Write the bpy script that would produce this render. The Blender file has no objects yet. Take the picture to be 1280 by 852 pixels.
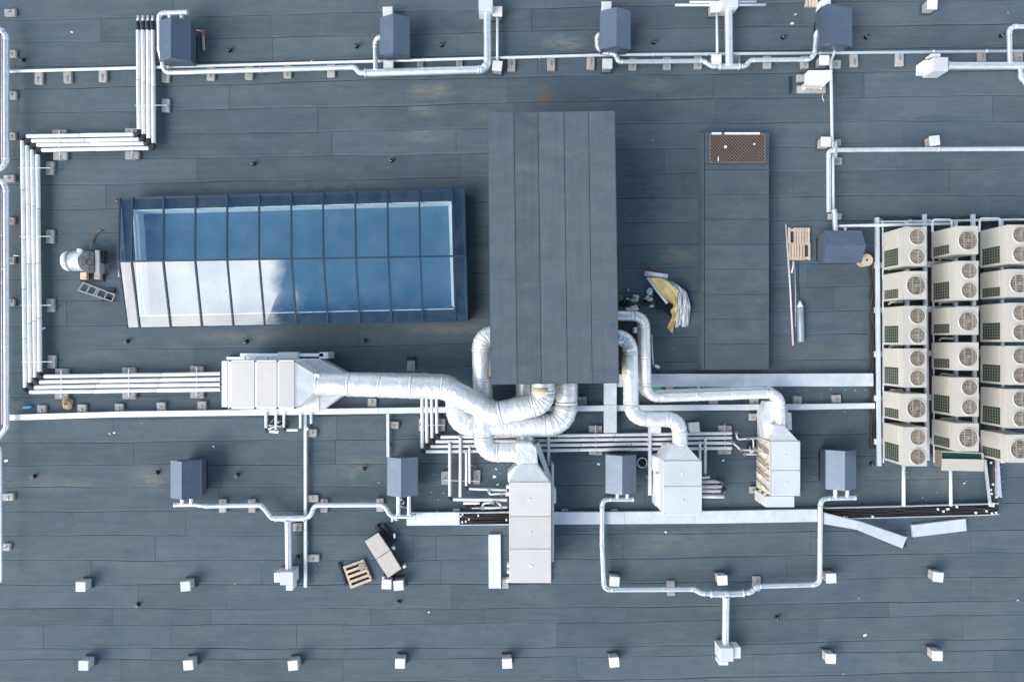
import bpy, bmesh, math, random
from mathutils import Vector, Matrix
random.seed(7)
R = math.radians
scene = bpy.context.scene
COL = scene.collection

# ------------------------------------------------------------------ camera, world, sun, exposure
H = 24.0                      # drone height over the roof
FPX = 1280 * 24.0 / 36.0      # focal length in photograph pixels
cam_d = bpy.data.cameras.new('camera'); cam_d.lens = 24.0; cam_d.sensor_width = 36.0
cam_d.clip_start = 0.1; cam_d.clip_end = 500
cam = bpy.data.objects.new('camera', cam_d); COL.objects.link(cam)
cam.location = (0, 0, H); cam.rotation_euler = (0, 0, 0)
scene.camera = cam
scene.render.resolution_x = 1024; scene.render.resolution_y = 681
scene.view_settings.view_transform = 'Standard'; scene.view_settings.look = 'None'
scene.view_settings.exposure = 0.37; scene.view_settings.gamma = 1.0
scene.cycles.max_bounces = 8

SUN_DIR = Vector((-0.80, -0.52, 0.0)).normalized() * math.cos(R(38)) + Vector((0, 0, math.sin(R(38))))
w = bpy.data.worlds.new('World'); scene.world = w; w.use_nodes = True
nt = w.node_tree; nt.nodes.clear(); N = nt.nodes; L = nt.links
def wn(t, **kw):
    n = N.new(t)
    for k, v in kw.items(): setattr(n, k, v)
    return n
def wmath(op, a, b=None, c=None):
    n = wn('ShaderNodeMath', operation=op)
    for i, v in enumerate((a, b, c)):
        if v is None: continue
        if isinstance(v, (int, float)): n.inputs[i].default_value = v
        else: L.new(v, n.inputs[i])
    return n.outputs[0]
out = wn('ShaderNodeOutputWorld'); bg = wn('ShaderNodeBackground'); bg.inputs['Strength'].default_value = 0.095
sky = wn('ShaderNodeTexSky', sky_type='NISHITA'); sky.sun_disc = False
sky.sun_elevation = R(38); sky.sun_rotation = math.atan2(SUN_DIR.x, SUN_DIR.y) % (2 * math.pi)
sky.air_density = 1.0; sky.dust_density = 0.3; sky.ozone_density = 1.5
tc = wn('ShaderNodeTexCoord'); sp = wn('ShaderNodeSeparateXYZ'); L.new(tc.outputs['Generated'], sp.inputs[0])
zz = wmath('MAXIMUM', sp.outputs['Z'], 0.06)
gx = wmath('DIVIDE', sp.outputs['X'], zz); gy = wmath('DIVIDE', sp.outputs['Y'], zz)
cv = wn('ShaderNodeCombineXYZ'); L.new(gx, cv.inputs[0]); L.new(gy, cv.inputs[1])
nz = wn('ShaderNodeTexNoise'); nz.inputs['Scale'].default_value = 6; nz.inputs['Detail'].default_value = 9; nz.inputs['Roughness'].default_value = 0.62
L.new(cv.outputs[0], nz.inputs['Vector'])
nn = wmath('MULTIPLY', wmath('SUBTRACT', nz.outputs['Fac'], 0.5), 0.26)
edge_a = wmath('ADD', wmath('SUBTRACT', -0.335, gx), nn)      # a cloud bank over the south-west sky
edge_b = wmath('ADD', wmath('SUBTRACT', 0.10, gy), wmath('MULTIPLY', nn, 0.4))
bank = wmath('MINIMUM', edge_a, edge_b)
mr = wn('ShaderNodeMapRange', interpolation_type='SMOOTHSTEP'); L.new(bank, mr.inputs['Value'])
mr.inputs['From Min'].default_value = -0.02; mr.inputs['From Max'].default_value = 0.045
nz2 = wn('ShaderNodeTexNoise'); nz2.inputs['Scale'].default_value = 1.1; nz2.inputs['Detail'].default_value = 6
L.new(cv.outputs[0], nz2.inputs['Vector'])
rad = wmath('SQRT', wmath('ADD', wmath('MULTIPLY', gx, gx), wmath('MULTIPLY', gy, gy)))
sc_ = wmath('ADD', nz2.outputs['Fac'], wmath('MULTIPLY', wmath('MINIMUM', wmath('SUBTRACT', rad, 0.75), 0.5), 0.35))
mr2 = wn('ShaderNodeMapRange', interpolation_type='SMOOTHSTEP'); L.new(sc_, mr2.inputs['Value'])
mr2.inputs['From Min'].default_value = 0.64; mr2.inputs['From Max'].default_value = 0.78
cl = wmath('MAXIMUM', mr.outputs[0], wmath('MULTIPLY', mr2.outputs[0], 0.8))
nz3 = wn('ShaderNodeTexNoise'); nz3.inputs['Scale'].default_value = 7; nz3.inputs['Detail'].default_value = 4
L.new(cv.outputs[0], nz3.inputs['Vector'])
crmp = wn('ShaderNodeValToRGB'); L.new(nz3.outputs['Fac'], crmp.inputs[0])
crmp.color_ramp.elements[0].position = 0.3; crmp.color_ramp.elements[0].color = (0.60, 0.64, 0.70, 1)
crmp.color_ramp.elements[1].position = 0.6; crmp.color_ramp.elements[1].color = (1.0, 0.985, 0.96, 1)
csc = wn('ShaderNodeVectorMath', operation='SCALE'); L.new(crmp.outputs[0], csc.inputs[0]); csc.inputs['Scale'].default_value = 30.0
mx = wn('ShaderNodeMix', data_type='RGBA'); L.new(cl, mx.inputs['Factor'])
tint = wn('ShaderNodeVectorMath', operation='MULTIPLY'); tint.inputs[1].default_value = (0.48, 0.97, 1.16)   # clear deep-blue air between the clouds
L.new(sky.outputs[0], tint.inputs[0]); L.new(tint.outputs[0], mx.inputs[6]); L.new(csc.outputs[0], mx.inputs[7])
L.new(mx.outputs[2], bg.inputs['Color']); L.new(bg.outputs[0], out.inputs[0])

sun_d = bpy.data.lights.new('sun', 'SUN'); sun_d.energy = 1.6; sun_d.angle = R(34); sun_d.color = (1.0, 0.95, 0.87)
sun = bpy.data.objects.new('sun', sun_d); COL.objects.link(sun)
sun.rotation_euler = (-SUN_DIR).to_track_quat('-Z', 'Y').to_euler(); sun.location = SUN_DIR * 40

# ------------------------------------------------------------------ helpers
def P(px, py, z=0.0):
    """ground position of a point seen at photo pixel (px, py) and standing z metres over the roof"""
    k = (H - z) / FPX
    return Vector(((px - 640) * k, -(py - 426) * k, z))
M1 = H / FPX                   # one photo pixel in metres on the roof

def mat(name, col, rough=0.6, metal=0.0, var=0.14, scale=3.0, rand=0.08, bump=0.0, bscale=40.0, dirt=None, dirt_amt=0.0, spec=0.5):
    m = bpy.data.materials.new(name); m.use_nodes = True
    t = m.node_tree; b = t.nodes['Principled BSDF']
    b.inputs['Roughness'].default_value = rough; b.inputs['Metallic'].default_value = metal
    b.inputs['Specular IOR Level'].default_value = spec
    g = t.nodes.new('ShaderNodeNewGeometry'); oi = t.nodes.new('ShaderNodeObjectInfo')
    n = t.nodes.new('ShaderNodeTexNoise'); n.inputs['Scale'].default_value = scale; n.inputs['Detail'].default_value = 8
    n.inputs['Roughness'].default_value = 0.65
    t.links.new(g.outputs['Position'], n.inputs['Vector'])
    mr = t.nodes.new('ShaderNodeMapRange'); t.links.new(n.outputs['Fac'], mr.inputs['Value'])
    mr.inputs['From Min'].default_value = 0.25; mr.inputs['From Max'].default_value = 0.75
    mr.inputs['To Min'].default_value = 1 - var; mr.inputs['To Max'].default_value = 1 + var
    mr2 = t.nodes.new('ShaderNodeMapRange'); t.links.new(oi.outputs['Random'], mr2.inputs['Value'])
    mr2.inputs['To Min'].default_value = 1 - rand; mr2.inputs['To Max'].default_value = 1 + rand
    mu = t.nodes.new('ShaderNodeMath'); mu.operation = 'MULTIPLY'
    t.links.new(mr.outputs[0], mu.inputs[0]); t.links.new(mr2.outputs[0], mu.inputs[1])
    vs = t.nodes.new('ShaderNodeVectorMath'); vs.operation = 'SCALE'
    vs.inputs[0].default_value = col; t.links.new(mu.outputs[0], vs.inputs['Scale'])
    last = vs.outputs[0]
    if dirt:
        n2 = t.nodes.new('ShaderNodeTexNoise'); n2.inputs['Scale'].default_value = scale * 0.8; n2.inputs['Detail'].default_value = 10
        n2.inputs['Roughness'].default_value = 0.7
        ad = t.nodes.new('ShaderNodeVectorMath'); ad.operation = 'ADD'; ad.inputs[1].default_value = (31, 17, 5)
        t.links.new(g.outputs['Position'], ad.inputs[0]); t.links.new(ad.outputs[0], n2.inputs['Vector'])
        r2 = t.nodes.new('ShaderNodeMapRange'); t.links.new(n2.outputs['Fac'], r2.inputs['Value'])
        r2.inputs['From Min'].default_value = 0.5; r2.inputs['From Max'].default_value = 0.78; r2.inputs['To Max'].default_value = dirt_amt
        mxn = t.nodes.new('ShaderNodeMix'); mxn.data_type = 'RGBA'
        t.links.new(r2.outputs[0], mxn.inputs['Factor']); t.links.new(last, mxn.inputs[6]); mxn.inputs[7].default_value = (*dirt, 1)
        last = mxn.outputs[2]
    t.links.new(last, b.inputs['Base Color'])
    rr = t.nodes.new('ShaderNodeMapRange'); t.links.new(n.outputs['Fac'], rr.inputs['Value'])
    rr.inputs['To Min'].default_value = max(0.02, rough - 0.12); rr.inputs['To Max'].default_value = min(1, rough + 0.12)
    t.links.new(rr.outputs[0], b.inputs['Roughness'])
    if bump:
        nb = t.nodes.new('ShaderNodeTexNoise'); nb.inputs['Scale'].default_value = bscale; nb.inputs['Detail'].default_value = 4
        t.links.new(g.outputs['Position'], nb.inputs['Vector'])
        bp = t.nodes.new('ShaderNodeBump'); bp.inputs['Strength'].default_value = bump; bp.inputs['Distance'].default_value = 0.03
        t.links.new(nb.outputs['Fac'], bp.inputs['Height']); t.links.new(bp.outputs[0], b.inputs['Normal'])
    return m

def membrane(name, axis, base=(0.087, 0.118, 0.146)):
    """mineral-surfaced bitumen felt, streaked along the roll, with ponding dirt"""
    m = bpy.data.materials.new(name); m.use_nodes = True
    t = m.node_tree; b = t.nodes['Principled BSDF']; b.inputs['Roughness'].default_value = 0.85; b.inputs['Specular IOR Level'].default_value = 0.3
    A = t.nodes.new; K = t.links.new
    g = A('ShaderNodeNewGeometry'); oi = A('ShaderNodeObjectInfo')
    def noise(scale3, detail=6, off=(0, 0, 0), rough=0.6):
        mp = A('ShaderNodeMapping'); mp.inputs['Scale'].default_value = scale3; mp.inputs['Location'].default_value = off
        K(g.outputs['Position'], mp.inputs['Vector'])
        n = A('ShaderNodeTexNoise'); n.inputs['Scale'].default_value = 1; n.inputs['Detail'].default_value = detail; n.inputs['Roughness'].default_value = rough
        K(mp.outputs[0], n.inputs['Vector']); return n.outputs['Fac']
    def rng(v, a, c, lo, hi):
        r = A('ShaderNodeMapRange'); K(v, r.inputs['Value'])
        for k, x in zip(('From Min', 'From Max', 'To Min', 'To Max'), (a, c, lo, hi)): r.inputs[k].default_value = x
        return r.outputs[0]
    def mul(a, c):
        q = A('ShaderNodeMath'); q.operation = 'MULTIPLY'; K(a, q.inputs[0])
        if isinstance(c, float): q.inputs[1].default_value = c
        else: K(c, q.inputs[1])
        return q.outputs[0]
    def mix(f, c0, c1):
        q = A('ShaderNodeMix'); q.data_type = 'RGBA'; K(f, q.inputs['Factor'])
        if isinstance(c0, tuple): q.inputs[6].default_value = (*c0, 1)
        else: K(c0, q.inputs[6])
        if isinstance(c1, tuple): q.inputs[7].default_value = (*c1, 1)
        else: K(c1, q.inputs[7])
        return q.outputs[2]
    st = (7.0, 0.5, 1) if axis == 'y' else (0.5, 7.0, 1)
    streak = rng(noise(st, 6), 0.3, 0.7, 0.91, 1.09)
    fine = rng(noise((22, 30, 22), 5, (0, 0, 0), 0.8), 0.25, 0.75, 0.76, 1.24)
    mid = rng(noise((1.6, 2.4, 1), 8, (3, 9, 0), 0.7), 0.3, 0.7, 0.91, 1.09)
    per = rng(oi.outputs['Random'], 0, 1, 0.89, 1.12)
    orv = A('ShaderNodeCombineXYZ'); K(oi.outputs['Random'], orv.inputs[2])
    ors = A('ShaderNodeVectorMath'); ors.operation = 'SCALE'; ors.inputs['Scale'].default_value = 300; K(orv.outputs[0], ors.inputs[0])
    def own(scale3, detail=5, rough=0.6):       # noise that starts afresh on every sheet
        mp = A('ShaderNodeMapping'); mp.inputs['Scale'].default_value = scale3; K(g.outputs['Position'], mp.inputs['Vector'])
        ad = A('ShaderNodeVectorMath'); ad.operation = 'ADD'; K(mp.outputs[0], ad.inputs[0]); K(ors.outputs[0], ad.inputs[1])
        n = A('ShaderNodeTexNoise'); n.inputs['Scale'].default_value = 1; n.inputs['Detail'].default_value = detail; n.inputs['Roughness'].default_value = rough
        K(ad.outputs[0], n.inputs['Vector']); return n.outputs['Fac']
    tone = mul(mul(mul(streak, fine), mid), per)
    hue = mix(rng(noise((0.22, 0.3, 1), 3, (7, 2, 0)), 0.42, 0.62, 0, 1), base, (base[0] * 1.07, base[1] * 1.02, base[2] * 0.98))
    dk = mix(rng(noise((0.30, 0.24, 1), 4, (17, 4, 0)), 0.5, 0.68, 0, 0.45), hue, (base[0] * 0.66, base[1] * 0.82, base[2] * 0.90))
    vs = A('ShaderNodeVectorMath'); vs.operation = 'SCALE'; K(dk, vs.inputs[0]); K(tone, vs.inputs['Scale'])
    pond = rng(mul(rng(noise((0.55, 1.1, 1), 6, (1, 13, 0), 0.65), 0.50, 0.64, 0, 1), noise((2.5, 14, 1), 6, (0, 0, 0), 0.72)), 0.1, 0.6, 0, 0.28)
    c = mix(pond, vs.outputs[0], (0.175, 0.172, 0.158))
    worn = mul(rng(own((0.42, 0.9, 1), 4), 0.50, 0.62, 0, 1), rng(noise((4, 12, 1), 7, (2, 2, 0), 0.75), 0.34, 0.66, 0.0, 0.22))
    c = mix(worn, c, (base[0] * 1.95, base[1] * 1.70, base[2] * 1.42))
    damp = mul(rng(own((0.6, 1.3, 1), 4), 0.54, 0.64, 0, 1), rng(noise((2.2, 3, 1), 6, (8, 2, 0), 0.7), 0.38, 0.6, 0.0, 0.30))
    c = mix(damp, c, (base[0] * 0.50, base[1] * 0.68, base[2] * 0.80))
    at = A('ShaderNodeAttribute'); at.attribute_name = 'lap'
    lapn = mul(rng(at.outputs['Fac'], 0.87, 1.0, 0.0, 1.0), rng(noise((1.3, 30, 1), 6, (4, 4, 0), 0.7), 0.42, 0.68, 0.0, 0.5))
    lapl = mul(mul(rng(at.outputs['Fac'], 0.855, 0.875, 0.0, 1.0), rng(at.outputs['Fac'], 0.885, 0.905, 1.0, 0.0)), rng(noise((1.1, 3, 1), 5, (6, 1, 0), 0.7), 0.42, 0.58, 0.0, 0.42))
    c = mix(lapl, c, (base[0] * 0.42, base[1] * 0.48, base[2] * 0.54))
    c = mix(lapn, c, (base[0] * 2.0, base[1] * 1.85, base[2] * 1.65))
    vo = A('ShaderNodeTexVoronoi'); vo.inputs['Scale'].default_value = 2.3; K(g.outputs['Position'], vo.inputs['Vector'])
    c = mix(rng(vo.outputs['Distance'], 0.018, 0.032, 0.55, 0.0), c, (0.35, 0.37, 0.4))
    vo2 = A('ShaderNodeTexVoronoi'); vo2.inputs['Scale'].default_value = 1.7; K(noise_vec(t, g, (5, 3, 1)), vo2.inputs['Vector'])
    c = mix(rng(vo2.outputs['Distance'], 0.02, 0.045, 0.6, 0.0), c, (0.035, 0.045, 0.055))
    # worn and dirty places; BL spots paint shade right of plant room and housing
    brk = rng(noise((2.2, 7, 1), 7, (9, 1, 0), 0.72), 0.36, 0.58, 0.0, 1.0)
    def spot(c, px, py, rx, ry, col, amt):
        d_ = A('ShaderNodeVectorMath'); d_.operation = 'SUBTRACT'; K(g.outputs['Position'], d_.inputs[0]); d_.inputs[1].default_value = P(px, py)
        s_ = A('ShaderNodeVectorMath'); s_.operation = 'MULTIPLY'; K(d_.outputs[0], s_.inputs[0]); s_.inputs[1].default_value = (1 / (rx * M1), 1 / (ry * M1), 0)
        l_ = A('ShaderNodeVectorMath'); l_.operation = 'LENGTH'; K(s_.outputs[0], l_.inputs[0])
        return mix(mul(rng(l_.outputs['Value'], 0.15, 1.0, min(1.0, amt * 1.35), 0.0), brk), c, col)
    if axis == 'x':
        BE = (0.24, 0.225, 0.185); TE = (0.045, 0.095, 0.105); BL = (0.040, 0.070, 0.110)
        for q in ((540, 113, 36, 13, BE, .65), (527, 138, 24, 10, BE, .5), (527, 170, 30, 11, BE, .5), (706, 54, 34, 14, BE, .6), (815, 105, 40, 12, BE, .4), (850, 400, 34, 13, BE, .5), (850, 318, 32, 14, BE, .4),
                  (188, 598, 34, 22, BE, .5), (448, 588, 36, 24, BE, .45), (570, 412, 70, 9, BE, .6), (300, 420, 90, 10, BE, .4), (835, 680, 80, 20, BE, .35), (70, 606, 80, 14, BE, .35), (400, 233, 200, 9, BE, .35),
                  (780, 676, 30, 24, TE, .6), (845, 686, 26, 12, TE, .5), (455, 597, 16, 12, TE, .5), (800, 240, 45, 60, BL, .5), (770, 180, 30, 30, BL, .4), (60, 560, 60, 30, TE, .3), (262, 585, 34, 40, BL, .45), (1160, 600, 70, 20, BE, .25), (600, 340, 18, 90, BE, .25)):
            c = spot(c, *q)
    # rust run-off above the plant room
    rp = P(681, 121)
    d = A('ShaderNodeVectorMath'); d.operation = 'SUBTRACT'; K(g.outputs['Position'], d.inputs[0]); d.inputs[1].default_value = rp
    sx = A('ShaderNodeVectorMath'); sx.operation = 'MULTIPLY'; K(d.outputs[0], sx.inputs[0]); sx.inputs[1].default_value = (1.6, 0.9, 0)
    ln = A('ShaderNodeVectorMath'); ln.operation = 'LENGTH'; K(sx.outputs[0], ln.inputs[0])
    rust = mul(rng(ln.outputs['Value'], 0.05, 0.55, 0.9, 0.0), rng(noise((5, 2.2, 1), 5), 0.35, 0.7, 0.1, 1))
    c = mix(rust, c, (0.20, 0.115, 0.04))
    K(c, b.inputs['Base Color'])
    bp = A('ShaderNodeBump'); bp.inputs['Strength'].default_value = 0.25; bp.inputs['Distance'].default_value = 0.02
    K(noise((60, 60, 60), 3), bp.inputs['Height']); K(bp.outputs[0], b.inputs['Normal'])
    return m
def noise_vec(t, g, off):
    a = t.nodes.new('ShaderNodeVectorMath'); a.operation = 'ADD'; a.inputs[1].default_value = off
    t.links.new(g.outputs['Position'], a.inputs[0]); return a.outputs[0]

MT = {}
MT['felt'] = membrane('roof felt along x', 'x')
MT['felt_y'] = membrane('roof felt along y', 'y', (0.086, 0.108, 0.134))
MT['felt_dark'] = membrane('roof felt on the low box', 'box', (0.080, 0.105, 0.132))
MT['bitumen'] = mat('bare bitumen', (0.022, 0.026, 0.032), 0.7, rand=0.1)
MT['galv'] = mat('galvanised spiral duct', (0.74, 0.78, 0.83), 0.34, 0.50, var=0.14, scale=5)
MT['tray'] = mat('galvanised sheet cover', (0.70, 0.75, 0.80), 0.5, 0.25, var=0.12, scale=2.5, dirt=(0.5, 0.53, 0.56), dirt_amt=0.5)
MT['foil'] = mat('aluminium foil jacket', (0.80, 0.81, 0.82), 0.32, 0.34, var=0.12, scale=4, bump=0.8, bscale=10, dirt=(0.60, 0.47, 0.34), dirt_amt=0.5)
MT['foil_flat'] = mat('smooth foil faced sheet', (0.80, 0.81, 0.82), 0.38, 0.3, var=0.10, scale=3, bump=0.3, bscale=16, dirt=(0.5, 0.5, 0.5), dirt_amt=0.3)
MT['pvc'] = mat('white pvc jacket', (0.84, 0.84, 0.85), 0.4, var=0.06, scale=3, dirt=(0.5, 0.5, 0.5), dirt_amt=0.45)
MT['conduit'] = mat('white conduit', (0.74, 0.78, 0.83), 0.45, 0.2, var=0.08)
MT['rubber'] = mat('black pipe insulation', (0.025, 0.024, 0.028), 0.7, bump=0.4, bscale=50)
MT['brownpipe'] = mat('brown refrigerant insulation', (0.040, 0.026, 0.026), 0.65, var=0.35, scale=9, bump=0.3)
MT['concrete'] = mat('concrete block', (0.43, 0.41, 0.39), 0.9, var=0.2, scale=7, rand=0.14, bump=0.5, bscale=45, dirt=(0.2, 0.2, 0.2), dirt_amt=0.5)
MT['ahu'] = mat('off white sheet panel', (0.62, 0.59, 0.572), 0.5, var=0.05, scale=1.6, dirt=(0.5, 0.48, 0.45), dirt_amt=0.4)
MT['ahu_cool'] = mat('pale grey sheet panel', (0.60, 0.615, 0.64), 0.5, var=0.05, scale=1.6, dirt=(0.48, 0.48, 0.48), dirt_amt=0.4)
MT['ahu_frame'] = mat('white aluminium frame', (0.84, 0.84, 0.84), 0.4, 0.2, var=0.06)
MT['ac'] = mat('cream enamel', (0.555, 0.522, 0.468), 0.45, var=0.05, scale=2, rand=0.05, dirt=(0.48, 0.46, 0.42), dirt_amt=0.45)
MT['ac_dark'] = mat('fan throat', (0.10, 0.088, 0.078), 0.7, var=0.3, scale=12)
MT['ac_wire'] = mat('fan guard enamel', (0.36, 0.305, 0.25), 0.6, var=0.12)
MT['coil'] = mat('green coil fins', (0.010, 0.056, 0.045), 0.55, 0.2, var=0.3, scale=20)
MT['housing'] = mat('slate blue paint', (0.112, 0.150, 0.208), 0.36, 0.45, var=0.10, scale=3, rand=0.1, dirt=(0.20, 0.24, 0.28), dirt_amt=0.35)
MT['wall'] = mat('dark render', (0.06, 0.07, 0.085), 0.8)
MT['glassframe'] = mat('anodised frame', (0.022, 0.045, 0.075), 0.45, 0.0)
MT['spandrel'] = mat('black spandrel', (0.004, 0.006, 0.010), 0.6)
MT['white'] = mat('white plaster', (0.86, 0.86, 0.86), 0.8, var=0.03)
MT['laylight'] = mat('pale ceiling sheet', (0.105, 0.215, 0.315), 0.8, var=0.06, scale=0.6)
MT['wood'] = mat('raw pallet wood', (0.60, 0.49, 0.38), 0.8, var=0.25, scale=9, rand=0.15)
MT['ply'] = mat('weathered plywood', (0.56, 0.51, 0.47), 0.8, var=0.12, scale=5, dirt=(0.36, 0.30, 0.26), dirt_amt=0.5)
MT['rust'] = mat('rusty steel', (0.045, 0.028, 0.024), 0.8, var=0.3, scale=8)
MT['mesh'] = mat('weathered wire', (0.25, 0.19, 0.16), 0.6, 0.2)
MT['steel'] = mat('grey steel', (0.36, 0.37, 0.39), 0.45, 0.5, var=0.2)
MT['yellow'] = mat('yellow foam', (0.86, 0.68, 0.32), 0.85, var=0.14, scale=6, bump=0.5, bscale=9)
MT['film'] = mat('white plastic film', (0.90, 0.90, 0.90), 0.4, var=0.06, scale=6, bump=0.6, bscale=10)
MT['pink'] = mat('faded plastic tube', (0.66, 0.58, 0.60), 0.5)
MT['teal'] = mat('grey blue cylinder paint', (0.30, 0.39, 0.44), 0.4, 0.2)
MT['blue'] = mat('blue plastic bottle', (0.10, 0.42, 0.72), 0.25)
MT['green'] = mat('green plastic', (0.05, 0.42, 0.27), 0.5)
MT['card'] = mat('tan crumpled cloth', (0.50, 0.38, 0.24), 0.9, var=0.3, scale=14)
MT['blackbag'] = mat('black plastic', (0.016, 0.018, 0.022), 0.35, bump=0.7, bscale=12)
MT['red'] = mat('red strap', (0.40, 0.08, 0.09), 0.6)
MT['tag'] = mat('yellow tag', (0.70, 0.60, 0.32), 0.6)
MT['copper'] = mat('brown hose', (0.34, 0.26, 0.22), 0.5)
gm = bpy.data.materials.new('sun control glass'); gm.use_nodes = True; t = gm.node_tree; t.nodes.clear()
o_ = t.nodes.new('ShaderNodeOutputMaterial'); ms = t.nodes.new('ShaderNodeMixShader'); ms.inputs[0].default_value = 0.24
tr = t.nodes.new('ShaderNodeBsdfTransparent'); tr.inputs[0].default_value = (0.86, 0.97, 1.0, 1)
gl = t.nodes.new('ShaderNodeBsdfGlossy'); gl.inputs['Roughness'].default_value = 0.015; gl.inputs[0].default_value = (0.95, 0.97, 1, 1)
t.links.new(tr.outputs[0], ms.inputs[1]); t.links.new(gl.outputs[0], ms.inputs[2])
g_ = t.nodes.new('ShaderNodeNewGeometry'); v_ = t.nodes.new('ShaderNodeTexVoronoi'); v_.inputs['Scale'].default_value = 3.2      # bird specks and dust film
n_ = t.nodes.new('ShaderNodeTexNoise'); n_.inputs['Scale'].default_value = 1.4; n_.inputs['Detail'].default_value = 9; n_.inputs['Roughness'].default_value = 0.7
for q_ in (v_, n_): t.links.new(g_.outputs['Position'], q_.inputs['Vector'])
m1 = t.nodes.new('ShaderNodeMapRange'); t.links.new(v_.outputs['Distance'], m1.inputs['Value'])
m1.inputs['From Min'].default_value = 0.04; m1.inputs['From Max'].default_value = 0.07; m1.inputs['To Min'].default_value = 0.6; m1.inputs['To Max'].default_value = 0.0
m2 = t.nodes.new('ShaderNodeMapRange'); t.links.new(n_.outputs['Fac'], m2.inputs['Value'])
m2.inputs['From Min'].default_value = 0.42; m2.inputs['From Max'].default_value = 0.72; m2.inputs['To Min'].default_value = 0.0; m2.inputs['To Max'].default_value = 0.10
mm = t.nodes.new('ShaderNodeMath'); mm.operation = 'MAXIMUM'; t.links.new(m1.outputs[0], mm.inputs[0]); t.links.new(m2.outputs[0], mm.inputs[1])
df = t.nodes.new('ShaderNodeBsdfDiffuse'); df.inputs[0].default_value = (0.42, 0.44, 0.46, 1)
ms2 = t.nodes.new('ShaderNodeMixShader'); t.links.new(mm.outputs[0], ms2.inputs[0]); t.links.new(ms.outputs[0], ms2.inputs[1]); t.links.new(df.outputs[0], ms2.inputs[2])
t.links.new(ms2.outputs[0], o_.inputs[0])
MT['glass'] = gm

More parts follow.
